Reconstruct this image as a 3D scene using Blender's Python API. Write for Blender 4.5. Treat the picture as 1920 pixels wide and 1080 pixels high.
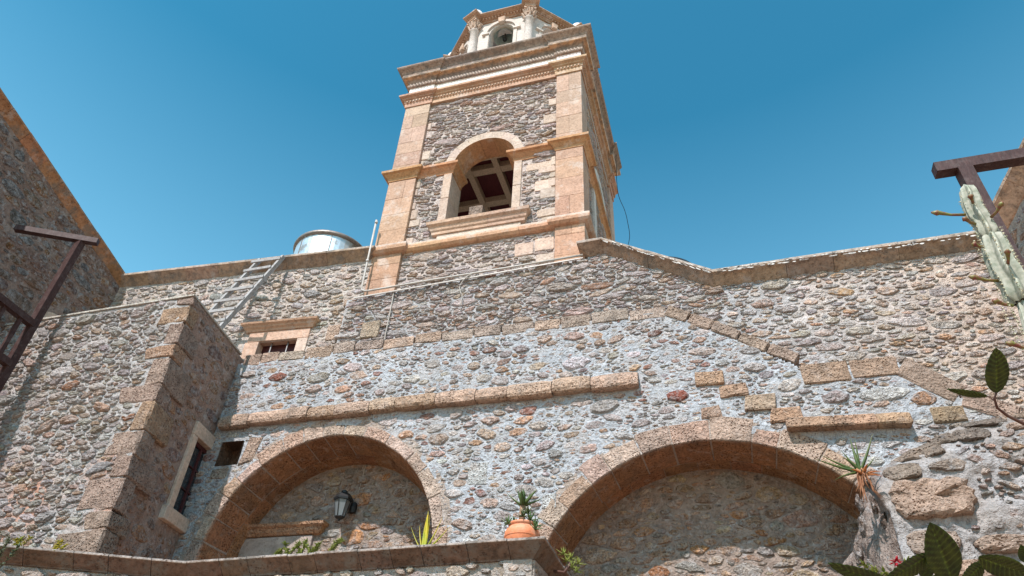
import bpy, bmesh, math, random
import numpy as np
from mathutils import Vector, Matrix
R = math.radians
S = bpy.context.scene
for o in list(bpy.data.objects): bpy.data.objects.remove(o)

# ------------------------------------------------------------------ camera, sky, sun, exposure
cam = bpy.data.cameras.new('camera'); co = bpy.data.objects.new('camera', cam); S.collection.objects.link(co); S.camera = co
cam.sensor_fit = 'HORIZONTAL'; cam.sensor_width = 36.0; cam.lens = 36.0 * 1317.18 / 1920.0; cam.clip_start = .05; cam.clip_end = 2000
CYAW, CPIT, CROL = -0.31850415, 0.6724153, 0.06032664
_f = np.array([math.sin(CYAW)*math.cos(CPIT), math.cos(CYAW)*math.cos(CPIT), math.sin(CPIT)])
_r = np.array([math.cos(CYAW), -math.sin(CYAW), 0.]); _u = np.cross(_r, _f)
_r2 = _r*math.cos(CROL)+_u*math.sin(CROL); _u2 = -_r*math.sin(CROL)+_u*math.cos(CROL)
CAM = np.array([0., 0., 1.6])
co.matrix_world = Matrix(((_r2[0], _u2[0], -_f[0], 0), (_r2[1], _u2[1], -_f[1], 0), (_r2[2], _u2[2], -_f[2], 1.6), (0, 0, 0, 1)))
def pix(P):
    d = np.asarray(P, float)-CAM; z = d@_f
    return 960+1317.18*(d@_r2)/z, 540-1317.18*(d@_u2)/z, z

W = bpy.data.worlds.new('World'); S.world = W; W.use_nodes = True
nt = W.node_tree; nt.nodes.clear()
sky = nt.nodes.new('ShaderNodeTexSky'); sky.sky_type = 'NISHITA'; sky.sun_disc = False
SUN = Vector((-.177, -1.0, 1.30)).normalized()
sky.sun_elevation = math.asin(SUN.z); sky.sun_rotation = math.atan2(SUN.x, SUN.y)
sky.altitude = 0; sky.air_density = 1.0; sky.dust_density = .3; sky.ozone_density = 1.0
hs = nt.nodes.new('ShaderNodeMix'); hs.data_type = 'RGBA'; hs.blend_type = 'MULTIPLY'; hs.inputs[0].default_value = 1
hs.inputs[7].default_value = (.50, 1.16, 1.10, 1)
bg = nt.nodes.new('ShaderNodeBackground'); bg.inputs[1].default_value = .105
wo = nt.nodes.new('ShaderNodeOutputWorld')
tc = nt.nodes.new('ShaderNodeTexCoord'); sx = nt.nodes.new('ShaderNodeSeparateXYZ'); nt.links.new(tc.outputs['Generated'], sx.inputs[0])
gr_ = nt.nodes.new('ShaderNodeValToRGB'); e_ = gr_.color_ramp.elements; e_.new(.5); e_.new(.6)      # height of the view direction -> tint of the sky model (pale horizon, deep blue-teal above)
for q_, (p_, c_) in enumerate(((.05, (.60, .58, .47)), (.36, (.66, .86, .75)), (.54, (.51, .90, .78)), (.78, (.145, .565, .56)))): e_[q_].position = p_; e_[q_].color = (*c_, 1)
hz = nt.nodes.new('ShaderNodeMix'); hz.data_type = 'RGBA'; hz.blend_type = 'MULTIPLY'; hz.inputs[0].default_value = 1; hz.inputs[7].default_value = (2.6, 2.6, 2.6, 1)
nt.links.new(sx.outputs[2], gr_.inputs[0]); nt.links.new(gr_.outputs[0], hz.inputs[6])
nt.links.new(hz.outputs[2], hs.inputs[7]); nt.links.new(sky.outputs[0], hs.inputs[6]); nt.links.new(hs.outputs[2], bg.inputs[0]); nt.links.new(bg.outputs[0], wo.inputs[0])
sl = bpy.data.lights.new('sun', 'SUN'); sl.energy = 5.0; sl.angle = R(.53); sl.color = (1, .905, .865)
so = bpy.data.objects.new('sun', sl); S.collection.objects.link(so); so.rotation_euler = SUN.to_track_quat('Z', 'Y').to_euler(); so.location = (-5, -10, 30)
S.view_settings.view_transform = 'Standard'; S.view_settings.look = 'None'; S.view_settings.gamma = 1; S.view_settings.exposure = 0.36
S.view_settings.use_curve_mapping = False

# ------------------------------------------------------------------ noise
def _lat(ix, iy, seed):
    n = (ix.astype(np.int64)*374761393 + iy.astype(np.int64)*668265263 + seed*1442695041) & 0xffffffff
    n = ((n ^ (n >> 13))*1274126177) & 0xffffffff
    return ((n ^ (n >> 16)) & 0xffff)/65535.0*2-1
def vnoise(x, y, seed=0):
    ix, iy = np.floor(x), np.floor(y); fx, fy = x-ix, y-iy; fx = fx*fx*(3-2*fx); fy = fy*fy*(3-2*fy)
    a = _lat(ix, iy, seed); b = _lat(ix+1, iy, seed); c = _lat(ix, iy+1, seed); d = _lat(ix+1, iy+1, seed)
    return (a*(1-fx)+b*fx)*(1-fy)+(c*(1-fx)+d*fx)*fy
def fbm(x, y, s, seed=0, o=4):
    x = np.asarray(x, float)/s; y = np.asarray(y, float)/s; t = 0; a = 1
    for k in range(o): t = t+a*vnoise(x*2**k+k*17.3, y*2**k-k*9.1, seed+k); a *= .5
    return t/1.9

# ------------------------------------------------------------------ materials
def newmat(name):
    m = bpy.data.materials.new(name); m.use_nodes = True; return m, m.node_tree, m.node_tree.nodes['Principled BSDF']
def N(nt, t, **k):
    n = nt.nodes.new(t)
    for a, b in k.items(): setattr(n, a, b)
    return n
def ramp(nt, src, stops):
    r = N(nt, 'ShaderNodeValToRGB'); e = r.color_ramp.elements
    while len(e) < len(stops): e.new(.5)
    for i, (p, c) in enumerate(stops): e[i].position = p; e[i].color = (c, c, c, 1) if isinstance(c, (int, float)) else (*c, 1)
    nt.links.new(src, r.inputs[0]); return r.outputs[0]
def mix(nt, mode, fac, a, b):
    m = N(nt, 'ShaderNodeMix', data_type='RGBA', blend_type=mode)
    for i, v in ((0, fac), (6, a), (7, b)):
        if isinstance(v, (int, float)): m.inputs[i].default_value = v
        elif isinstance(v, tuple): m.inputs[i].default_value = (*v, 1) if len(v) == 3 else v
        else: nt.links.new(v, m.inputs[i])
    return m.outputs[2]
def stone_mat(name, fine=30, contrast=.5, pits=.5, bump=.02, pitscale=45, lichen=0., patch=(.9, .88, .86), patchamt=.3, aniso=1.0, rough=.92, bstr=1.0, pscale=None, smear=None, smamt=.6, smscale=9):
    m, nt, b = newmat(name)
    g = N(nt, 'ShaderNodeNewGeometry'); mp = N(nt, 'ShaderNodeMapping'); mp.inputs['Scale'].default_value = (1, 1, aniso)
    nt.links.new(g.outputs['Position'], mp.inputs[0]); P = mp.outputs[0]
    at = N(nt, 'ShaderNodeAttribute', attribute_name='Col')
    def noise(s, d=6, r=.6):
        n = N(nt, 'ShaderNodeTexNoise'); n.inputs['Scale'].default_value = s; n.inputs['Detail'].default_value = d; n.inputs['Roughness'].default_value = r
        nt.links.new(P, n.inputs[0]); return n.outputs[0]
    n1 = noise(fine, 5, .65); n2 = noise(fine*.22, 4, .6); n3 = noise(1.3, 3, .55)
    lo = 1-contrast
    c = mix(nt, 'MULTIPLY', 1.0, at.outputs[0], ramp(nt, n1, [(.3, lo), (.5, 1.0), (.72, 1+contrast*.6)]))
    c = mix(nt, 'MULTIPLY', 1.0, c, ramp(nt, n2, [(.3, 1-contrast*.55), (.7, 1+contrast*.3)]))
    c = mix(nt, 'MIX', ramp(nt, noise(pscale or fine*.55, 5, .7), [(.54, 0.), (.66, patchamt)]), c, patch)
    if smear: c = mix(nt, 'MIX', ramp(nt, noise(smscale, 6, .65), [(.46, 0.), (.62, smamt)]), c, smear)
    if lichen:
        c = mix(nt, 'MIX', ramp(nt, noise(3.1, 6, .7), [(.5, 0.), (.62, lichen)]), c, (.16, .145, .13))
    vo = N(nt, 'ShaderNodeTexVoronoi'); vo.inputs['Scale'].default_value = pitscale; nt.links.new(P, vo.inputs[0])
    vm = ramp(nt, noise(2.4, 5, .65), [(.40, .1), (.56, 1.)])
    pit = ramp(nt, vo.outputs['Distance'], [(.12, 1.), (.34, 0.)])
    pm = N(nt, 'ShaderNodeMath', operation='MULTIPLY'); nt.links.new(pit, pm.inputs[0]); nt.links.new(vm, pm.inputs[1])
    pk = N(nt, 'ShaderNodeMath', operation='MULTIPLY'); nt.links.new(pm.outputs[0], pk.inputs[0]); pk.inputs[1].default_value = pits
    c = mix(nt, 'MULTIPLY', pk.outputs[0], c, (.45, .33, .26))
    nt.links.new(c, b.inputs['Base Color']); b.inputs['Roughness'].default_value = rough; b.inputs['Specular IOR Level'].default_value = .15
    h1 = N(nt, 'ShaderNodeMath', operation='MULTIPLY_ADD'); nt.links.new(n2, h1.inputs[0]); h1.inputs[1].default_value = 1.6; nt.links.new(n1, h1.inputs[2])
    h2 = N(nt, 'ShaderNodeMath', operation='MULTIPLY_ADD'); nt.links.new(pm.outputs[0], h2.inputs[0]); h2.inputs[1].default_value = -.8*pits; nt.links.new(h1.outputs[0], h2.inputs[2])
    bp = N(nt, 'ShaderNodeBump'); bp.inputs['Strength'].default_value = bstr; bp.inputs['Distance'].default_value = bump
    nt.links.new(h2.outputs[0], bp.inputs['Height']); nt.links.new(bp.outputs[0], b.inputs['Normal'])
    return m
M = {}
M['rubble'] = stone_mat('rubble_stone', 34, .68, .7, .06, 44, lichen=.08, patch=(.74, .72, .71), patchamt=.4, smear=(.47, .475, .485), smamt=.55)
M['slate'] = stone_mat('layered_stone', 28, .70, .45, .065, 36, lichen=.08, patch=(.74, .71, .69), patchamt=.35, aniso=2.6, smear=(.52, .48, .465), smamt=.55)
M['porous'] = stone_mat('porous_limestone', 30, .45, 1.2, .07, 30, lichen=.3, patch=(.58, .47, .40), patchamt=.55, pscale=5)
M['ashlar'] = stone_mat('dressed_limestone', 20, .28, .45, .012, 24, lichen=.10, patch=(.58, .50, .44), patchamt=.65, pscale=2.6)
M['mortar'] = stone_mat('lime_mortar', 22, .38, .3, .045, 30, lichen=.0, patch=(.56, .58, .60), patchamt=.45, pscale=7, smear=(.42, .37, .33), smamt=.38, smscale=2.6)
M['plaster'] = stone_mat('white_limewash', 16, .2, .1, .008, 20, patch=(.45, .40, .36), patchamt=.45)
M['coping'] = stone_mat('coping_limestone', 14, .45, .45, .02, 24, lichen=.7, patch=(.44, .40, .38), patchamt=.5, pscale=4)
M['darkcoping'] = stone_mat('sooty_coping_limestone', 16, .5, .5, .025, 26, lichen=.9, patch=(.15, .11, .09), patchamt=.8, pscale=3)
M['ground'] = stone_mat('paving', 8, .25, .2, .01, 20, patch=(.36, .25, .18), patchamt=.2)
def simple(name, col, rough=.6, metal=0., nscale=0, ncon=.3, bump=.003, bands=None, spec=.4, grime=None, gamt=.5):
    m, nt, b = newmat(name); b.inputs['Roughness'].default_value = rough; b.inputs['Metallic'].default_value = metal; b.inputs['Specular IOR Level'].default_value = spec
    if not nscale: b.inputs['Base Color'].default_value = (*col, 1); return m
    g = N(nt, 'ShaderNodeNewGeometry'); mp = N(nt, 'ShaderNodeMapping'); mp.inputs['Scale'].default_value = bands or (1, 1, 1); nt.links.new(g.outputs['Position'], mp.inputs[0])
    n = N(nt, 'ShaderNodeTexNoise'); n.inputs['Scale'].default_value = nscale; n.inputs['Detail'].default_value = 6; n.inputs['Roughness'].default_value = .65; nt.links.new(mp.outputs[0], n.inputs[0])
    c = mix(nt, 'MULTIPLY', 1.0, col, ramp(nt, n.outputs[0], [(.3, 1-ncon), (.7, 1+ncon)]))
    if grime:
        n2 = N(nt, 'ShaderNodeTexNoise'); n2.inputs['Scale'].default_value = nscale*.3; n2.inputs['Detail'].default_value = 8; n2.inputs['Roughness'].default_value = .7; nt.links.new(g.outputs['Position'], n2.inputs[0])
        c = mix(nt, 'MIX', ramp(nt, n2.outputs[0], [(.5, 0.), (.6, gamt)]), c, grime)
    nt.links.new(c, b.inputs['Base Color'])
    bp = N(nt, 'ShaderNodeBump'); bp.inputs['Distance'].default_value = bump; nt.links.new(n.outputs[0], bp.inputs['Height']); nt.links.new(bp.outputs[0], b.inputs['Normal'])
    return m
M['oldwood'] = simple('weathered_grey_wood', (.34, .335, .335), .85, nscale=30, ncon=.45, bands=(4, 4, .5), bump=.004, spec=.2, grime=(.2, .17, .14))
M['brownwood'] = simple('brown_painted_timber', (.050, .024, .022), .55, nscale=40, ncon=.4, bands=(1, 3, .3), bump=.003, grime=(.15, .12, .115), gamt=.25, spec=.25)
M['beamwood'] = simple('pale_timber', (.50, .42, .34), .8, nscale=30, ncon=.3, bump=.003)
M['redwood'] = simple('dark_red_boards', (.09, .016, .024), .7, nscale=25, ncon=.5, bands=(4, .4, 1), bump=.004)
M['frame'] = simple('dark_red_window_frame', (.07, .018, .018), .5, nscale=30, ncon=.3)
M['iron'] = simple('black_iron', (.02, .022, .024), .45, .3, nscale=60, ncon=.3, bump=.001)
M['bar'] = simple('grey_iron_bar', (.3, .3, .3), .5, .5)
M['zinc'] = simple('galvanised_sheet', (.66, .72, .74), .42, .75, nscale=9, ncon=.15, bump=.002, grime=(.33, .24, .17), gamt=.7)
M['zincdark'] = simple('tarnished_rim', (.25, .22, .2), .5, .6, nscale=14, ncon=.3)
M['pipe'] = simple('white_painted_pipe', (.46, .44, .41), .45, 0, nscale=12, ncon=.15, grime=(.4, .33, .27), gamt=.6)
M['cable'] = simple('pale_cable', (.4, .37, .33), .6)
M['cableblack'] = simple('black_cable', (.02, .02, .02), .6)
M['blackplastic'] = simple('dark_tank', (.03, .035, .04), .4)
M['terracotta'] = simple('terracotta', (.60, .20, .09), .7, nscale=18, ncon=.18, grime=(.65, .42, .3), gamt=.35)
M['brass'] = simple('brass', (.5, .35, .15), .35, .9)
M['bronze'] = simple('verdigris_bronze', (.34, .42, .39), .5, .2, nscale=14, ncon=.35, grime=(.35, .42, .4))
m, nt, b = newmat('lamp_glass'); b.inputs['Base Color'].default_value = (.38, .43, .45, 1); b.inputs['Roughness'].default_value = .35; b.inputs['Transmission Weight'].default_value = .6; M['lampglass'] = m
m, nt, b = newmat('window_glass'); b.inputs['Base Color'].default_value = (.03, .035, .04, 1); b.inputs['Roughness'].default_value = .06; b.inputs['Specular IOR Level'].default_value = .8; M['glass'] = m
def leafmat(name, col, col2, rough=.35, trans=.25, vein=None, scale=14):
    m, nt, b = newmat(name)
    g = N(nt, 'ShaderNodeNewGeometry'); n = N(nt, 'ShaderNodeTexNoise'); n.inputs['Scale'].default_value = scale; n.inputs['Detail'].default_value = 4; nt.links.new(g.outputs['Position'], n.inputs[0])
    c = mix(nt, 'MIX', ramp(nt, n.outputs[0], [(.35, 0.), (.65, 1.)]), col, col2)
    at = N(nt, 'ShaderNodeAttribute', attribute_name='Col'); c = mix(nt, 'MULTIPLY', 1.0, c, at.outputs[0])
    nt.links.new(c, b.inputs['Base Color']); b.inputs['Roughness'].default_value = rough
    t = N(nt, 'ShaderNodeBsdfTranslucent'); nt.links.new(c, t.inputs[0]); ms = N(nt, 'ShaderNodeMixShader'); ms.inputs[0].default_value = trans
    nt.links.new(b.outputs[0], ms.inputs[1]); nt.links.new(t.outputs[0], ms.inputs[2]); nt.links.new(ms.outputs[0], nt.nodes['Material Output'].inputs[0])
    return m
M['aloe'] = leafmat('aloe_leaf', (.06, .12, .045), (.11, .17, .06))
M['aloedry'] = leafmat('dry_leaf', (.42, .26, .16), (.25, .13, .07), .7)
M['ficus'] = leafmat('rubber_leaf', (.022, .045, .010), (.05, .075, .012), .45, .35)
M['brom'] = leafmat('yellow_green_leaf', (.62, .52, .06), (.34, .40, .07), .4, .3)
M['shrub'] = leafmat('shrub_leaf', (.22, .28, .06), (.33, .36, .08), .5, .3)
M['creeper'] = leafmat('creeper_leaf', (.10, .15, .08), (.30, .34, .25), .5, .3)
M['stem'] = leafmat('stem', (.07, .025, .02), (.10, .05, .035), .6, 0)
M['cactus'] = leafmat('cactus_skin', (.20, .225, .17), (.40, .40, .34), .7, 0, scale=26)
M['bud'] = leafmat('cactus_bud', (.20, .22, .05), (.22, .05, .05), .5, 0, scale=40)
M['red'] = leafmat('red_petal', (.55, .01, .03), (.45, .01, .03), .5, .2)

# ------------------------------------------------------------------ object helpers
COL = S.collection
def thing(name, label, cat, loc=(0, 0, 0), group=None):
    o = bpy.data.objects.new(name, None); COL.objects.link(o); o.location = loc; o.empty_display_size = .2
    o['label'] = label; o['category'] = cat
    if group: o['group'] = group
    return o
def tag(o, label, cat, group=None):
    o['label'] = label; o['category'] = cat
    if group: o['group'] = group
    return o
def mesh_obj(name, verts, faces, mat, parent=None, col=None, smooth=False, kind=None, label=None, origin=None):
    v = np.asarray(verts, float)
    L = origin
    if L is None:
        L = np.zeros(3)
        if parent is not None:
            p = parent
            while p is not None: L = L+np.array(p.location); p = p.parent
    me = bpy.data.meshes.new(name); me.from_pydata((v-L).tolist(), [], faces)
    if col is not None:
        a = me.color_attributes.new('Col', 'FLOAT_COLOR', 'POINT'); c = np.ones((len(v), 4)); c[:, :3] = col; a.data.foreach_set('color', c.ravel())
    if smooth: me.polygons.foreach_set('use_smooth', [True]*len(me.polygons))
    me.materials.append(M[mat]); me.update()
    o = bpy.data.objects.new(name, me); COL.objects.link(o)
    if parent is not None: o.parent = parent
    else: o.location = L
    if kind: o['kind'] = kind
    if label: o['label'] = label
    return o
class MB:
    def __init__(s): s.v = []; s.f = []; s.c = []
    def add(s, v, f, c=(1, 1, 1)):
        n = len(s.v); v = [tuple(q) for q in v]; s.v += v; s.f += [tuple(i+n for i in q) for q in f]
        s.c += list(c) if (isinstance(c, (list, np.ndarray)) and len(c) == len(v) and not isinstance(c[0], (int, float))) else [tuple(c)]*len(v)
        return s
    def box(s, a, b, c=(1, 1, 1)):
        x0, y0, z0 = a; x1, y1, z1 = b
        return s.add([(x0, y0, z0), (x1, y0, z0), (x1, y1, z0), (x0, y1, z0), (x0, y0, z1), (x1, y0, z1), (x1, y1, z1), (x0, y1, z1)],
                     [(0, 3, 2, 1), (4, 5, 6, 7), (0, 1, 5, 4), (1, 2, 6, 5), (2, 3, 7, 6), (3, 0, 4, 7)], c)
    def bar(s, p, q, w, h, up=(0, 0, 1), c=(1, 1, 1), side=None):
        p = np.array(p, float); q = np.array(q, float); d = q-p; d /= np.linalg.norm(d)
        a = np.cross(d, np.array(up, float)) if side is None else np.array(side, float)
        a /= np.linalg.norm(a); u = np.cross(a, d); V = []
        for e in (p, q):
            for sx, sy in ((-1, -1), (1, -1), (1, 1), (-1, 1)): V.append(e+a*sx*w/2+u*sy*h/2)
        return s.add(V, [(0, 1, 2, 3), (7, 6, 5, 4), (0, 4, 5, 1), (1, 5, 6, 2), (2, 6, 7, 3), (3, 7, 4, 0)], c)
    def tube(s, pts, r, n=8, c=(1, 1, 1), cap=True):
        pts = [np.array(q, float) for q in pts]; V = []; F = []; rs = r if isinstance(r, (list, tuple, np.ndarray)) else [r]*len(pts)
        ref = np.array((0, 0, 1.)); 
        for i, q in enumerate(pts):
            d = (pts[min(i+1, len(pts)-1)]-pts[max(i-1, 0)]); d /= np.linalg.norm(d)+1e-9
            a = np.cross(d, ref if abs(d[2]) < .95 else np.array((0, 1., 0))); a /= np.linalg.norm(a); b = np.cross(d, a)
            for k in range(n): t = 2*math.pi*k/n; V.append(q+rs[i]*(a*math.cos(t)+b*math.sin(t)))
        for i in range(len(pts)-1):
            for k in range(n): F.append((i*n+k, i*n+(k+1) % n, (i+1)*n+(k+1) % n, (i+1)*n+k))
        if cap: F += [tuple(range(n))[::-1], tuple(range((len(pts)-1)*n, len(pts)*n))]
        return s.add(V, F, c)
    def lathe(s, c, prof, n=24, col=(1, 1, 1)):
        V = []; F = []
        for r, z in prof:
            for k in range(n): t = 2*math.pi*k/n; V.append((c[0]+r*math.cos(t), c[1]+r*math.sin(t), c[2]+z))
        for i in range(len(prof)-1):
            for k in range(n): F.append((i*n+k, i*n+(k+1) % n, (i+1)*n+(k+1) % n, (i+1)*n+k))
        return s.add(V, F, col)
    def build(s, name, mat, parent=None, smooth=False, kind=None, label=None, origin=None):
        return mesh_obj(name, s.v, s.f, mat, parent, np.array(s.c), smooth, kind, label, origin)

rng = np.random.default_rng(7)
def jit(c, a=.08, b=.02):
    k = 1+rng.uniform(-a, a); return tuple(np.clip(np.array(c)*k*(1+rng.uniform(-b, b, 3)), .01, .95))

class Surf:            # a plane in the world: u along it, v up, w out of it
    def __init__(s, O, yaw, out=1):
        s.O = np.array([O[0], O[1], 0.]); a = R(yaw); s.U = np.array([math.cos(a), math.sin(a), 0]); s.N = np.array([math.sin(a), -math.cos(a), 0])*out
    def P(s, u, v, w=0.):
        u = np.asarray(u, float)[..., None]; v = np.asarray(v, float)[..., None]; w = np.asarray(w, float)[..., None]
        return s.O+u*s.U+v*np.array([0, 0, 1.])+w*s.N
def inpoly(u, v, poly):
    u = np.asarray(u, float); v = np.asarray(v, float); r = np.zeros(u.shape, bool); n = len(poly)
    for i in range(n):
        x0, y0 = poly[i]; x1, y1 = poly[(i+1) % n]
        if y0 == y1: continue
        c = ((y0 > v) != (y1 > v)) & (u < (x1-x0)*(v-y0)/(y1-y0)+x0); r ^= c
    return r

# ---- mortar sheet with real relief
def mortar(sf, bbox, keep, parent, step=.036, amp=.016, seed=1, base=(.40, .42, .44), colfn=None, name='mortar_face', mat='mortar', w0=0.):
    u0, v0, u1, v1 = bbox; nu = int((u1-u0)/step)+2; nv = int((v1-v0)/step)+2
    U, V = np.meshgrid(np.linspace(u0, u1, nu), np.linspace(v0, v1, nv))
    H = fbm(U, V, .22, seed)*amp+fbm(U, V, .06, seed+9, 2)*amp*.5+w0
    K = keep(U, V)
    q = K[:-1, :-1] & K[1:, :-1] & K[:-1, 1:] & K[1:, 1:]
    idx = np.arange(nu*nv).reshape(nv, nu)
    F = np.stack([idx[:-1, :-1][q], idx[:-1, 1:][q], idx[1:, 1:][q], idx[1:, :-1][q]], 1)
    P = sf.P(U, V, H).reshape(-1, 3)
    C = np.ones((nu*nv, 3))*np.array(base)
    if colfn is not None: C = colfn(U.ravel(), V.ravel(), C)
    used = np.unique(F); remap = -np.ones(nu*nv, int); remap[used] = np.arange(len(used))
    return mesh_obj(name, P[used], remap[F].tolist(), mat, parent, C[used], True)

# ---- rubble packing
def scatter(bbox, keep, blocked, classes, seed, gap=.0, coursing=.12, res=.014):
    r = np.random.default_rng(seed)
    u0, v0, u1, v1 = bbox; nu = int((u1-u0)/res)+1; nv = int((v1-v0)/res)+1
    U, V = np.meshgrid(u0+np.arange(nu)*res, v0+np.arange(nv)*res)
    occ = ~keep(U, V)
    for poly in blocked:
        p = np.array(poly); a = np.clip(((p.min(0)-(u0, v0))/res).astype(int)-1, 0, None); b = ((p.max(0)-(u0, v0))/res).astype(int)+2
        sl = (slice(a[1], max(b[1], 0)), slice(a[0], max(b[0], 0)))
        if occ[sl].size: occ[sl] |= inpoly(U[sl], V[sl], poly)
    block0 = occ.copy(); out = []
    th = np.linspace(0, 2*math.pi, 14, endpoint=False); ct, st = np.cos(th), np.sin(th)
    ring = np.concatenate([np.stack([ct, st], 1), np.stack([ct, st], 1)*.55, [[0, 0]]])
    area = (~occ).sum()*res*res
    for (amin, amax, asp0, asp1, tries) in classes:
        for _ in range(int(tries*area)):
            a = math.exp(r.uniform(math.log(amin), math.log(amax))); b = a*r.uniform(asp0, asp1)
            cu = r.uniform(u0, u1); cv = r.uniform(v0, v1); an = r.normal(0, coursing)
            ca, sa = math.cos(an), math.sin(an); A = a+gap; B = b+gap
            pu = cu+ring[:, 0]*A*ca-ring[:, 1]*B*sa; pv = cv+ring[:, 0]*A*sa+ring[:, 1]*B*ca
            i = ((pu-u0)/res).astype(int); j = ((pv-v0)/res).astype(int)
            if i.min() < 0 or j.min() < 0 or i.max() >= nu or j.max() >= nv: continue
            if occ[j, i].any(): continue
            i0, i1, j0, j1 = i.min(), i.max()+1, j.min(), j.max()+1
            x = U[j0:j1, i0:i1]-cu; y = V[j0:j1, i0:i1]-cv
            occ[j0:j1, i0:i1] |= (((x*ca+y*sa)/a)**2+((-x*sa+y*ca)/b)**2) < 1
            out.append((cu, cv, a, b, an))
    return np.array(out).reshape(-1, 5), (block0, u0, v0, res)
def shapes(st, blk, grow=1.1, gap=.08, seed=0, cut=1.0):
    r = np.random.default_rng(seed); block0, u0, v0, res = blk; res_polys = []
    C = st[:, :2]; rad = st[:, 2]; ts = np.linspace(grow, .5, 9)
    for i in range(len(st)):
        cu, cv, a, b, an = st[i]; n = 10 if a < .075 else 14
        th = (np.arange(n)+r.uniform(-.28, .28, n))*2*math.pi/n; ct, sn = np.cos(th), np.sin(th)
        m = r.integers(4, 8); ph = np.sort(r.uniform(0, 2*math.pi, m)); dm = r.uniform(.70, 1.10, m)
        cc = np.cos(th[:, None]-ph[None]); lim = np.where(cc > .15, dm[None]/np.maximum(cc, .15), 9).min(1)
        lim = np.minimum(lim, 1.34)*(1+r.uniform(-.11, .11, n))*cut
        d = np.hypot(C[:, 0]-cu, C[:, 1]-cv); nb = np.where((d < (rad+a)*grow*1.05) & (d > 0))[0]
        ca, sa = math.cos(an), math.sin(an)
        rr = ts[:, None]*np.minimum(lim, 1.3)[None]
        ex = rr*ct*a; ey = rr*sn*b; pu = cu+ex*ca-ey*sa; pv = cv+ex*sa+ey*ca
        ii = np.clip(((pu-u0)/res).astype(int), 0, block0.shape[1]-1); jj = np.clip(((pv-v0)/res).astype(int), 0, block0.shape[0]-1)
        ok = ~block0[jj, ii]
        if len(nb):
            q = st[nb]; X = pu[..., None]-q[:, 0]; Y = pv[..., None]-q[:, 1]; c2 = np.cos(q[:, 4]); s2 = np.sin(q[:, 4])
            qj = np.sqrt(((X*c2+Y*s2)/q[:, 2])**2+((-X*s2+Y*c2)/q[:, 3])**2)
            wgt = np.sqrt(q[:, 3]/b)        # compare in rough metres
            dj = (qj-1)*q[:, 3]; di = (np.hypot(rr*ct, rr*sn)-1)*b
            ok &= (di+gap < dj.min(-1)) | (ts[:, None] <= .56)
        k = ok.argmax(0); k = np.where(ok.any(0), k, len(ts)-1)
        sel = np.arange(n); res_polys.append((np.stack([pu[k, sel], pv[k, sel]], 1), a, b))
    return res_polys
def stone_geo(sf, poly, h, w0=0., r=rng, sharp=.8, depth=.05):
    p = np.asarray(poly); n = len(p); c = p.mean(0)
    def rg(s, w, j): return c+(p-c)*s, w+r.uniform(-j, j, n)
    rings = [rg(1., w0-depth, 0), rg(.985, w0+h*.35, h*.22), rg(sharp, w0+h*.9, h*.28)]
    if n > 10: rings.append(rg(sharp*.5, w0+h*1.02, h*.2))
    P = [sf.P(a[:, 0], a[:, 1], w) for a, w in rings]; P.append(sf.P(c[0]+r.uniform(-.1, .1)*(p[:, 0].max()-c[0]), c[1], w0+h*(1+r.uniform(-.2, .2)))[None])
    F = []; m = len(rings)
    for i in range(m-1):
        for k in range(n): F.append((i*n+k, i*n+(k+1) % n, (i+1)*n+(k+1) % n, (i+1)*n+k))
    for k in range(n): F.append(((m-1)*n+k, (m-1)*n+(k+1) % n, m*n))
    return np.concatenate(P), F
def lay(sf, polys, parent, palfn, mat, hr=(.02, .045), seed=0, name='stone', limit=300, w0=0., sharp=.8, flat=True):
    r = np.random.default_rng(seed); items = []
    for poly, a, b in polys:
        if len(poly) < 3 or a < .012: continue
        h = r.uniform(*hr)*min(1.3, .45+b/.09)
        c = poly.mean(0); P3 = sf.P(c[0], c[1]); px, py, z = pix(P3)
        vis = z > .5 and -60 < px < 1980 and -60 < py < 1140
        items.append(((a*b/z**2 if vis else 0), poly, h, palfn(c[0], c[1], a, b, r)))
    items.sort(key=lambda t: -t[0]); mb = MB()
    for k, (rank, poly, h, col) in enumerate(items):
        v, f = stone_geo(sf, poly, h, w0, r, sharp)
        if k < limit and rank > 0:
            o = mesh_obj(name, v, f, mat, parent, np.array(col), not flat)
        else: mb.add(v, f, col)
    if mb.v: mb.build('small_'+name+'s', mat, parent, smooth=not flat, kind='stuff')
def pal(entries, br=.18):
    cs = np.array([e[0] for e in entries]); w = np.array([e[1] for e in entries], float); w /= w.sum()
    def f(u, v, a, b, r): return tuple(np.clip(cs[r.choice(len(cs), p=w)]*(1+r.uniform(-br, br))*(1+r.uniform(-.05, .05, 3)), .02, .85))
    return f
def rubble(sf, bbox, keep, blocked, parent, classes, palfn, mat='rubble', gap=.006, grow=1.15, sgap=.012, coursing=.12, hr=(.02, .045), seed=1, w0=0., sharp=.8, limit=300, flat=True, name='stone'):
    st, blk = scatter(bbox, keep, blocked, classes, seed, gap, coursing)
    lay(sf, shapes(st, blk, grow, sgap, seed+1), parent, palfn, mat, hr, seed+2, name, limit, w0, sharp, flat)
    return len(st)

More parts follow.
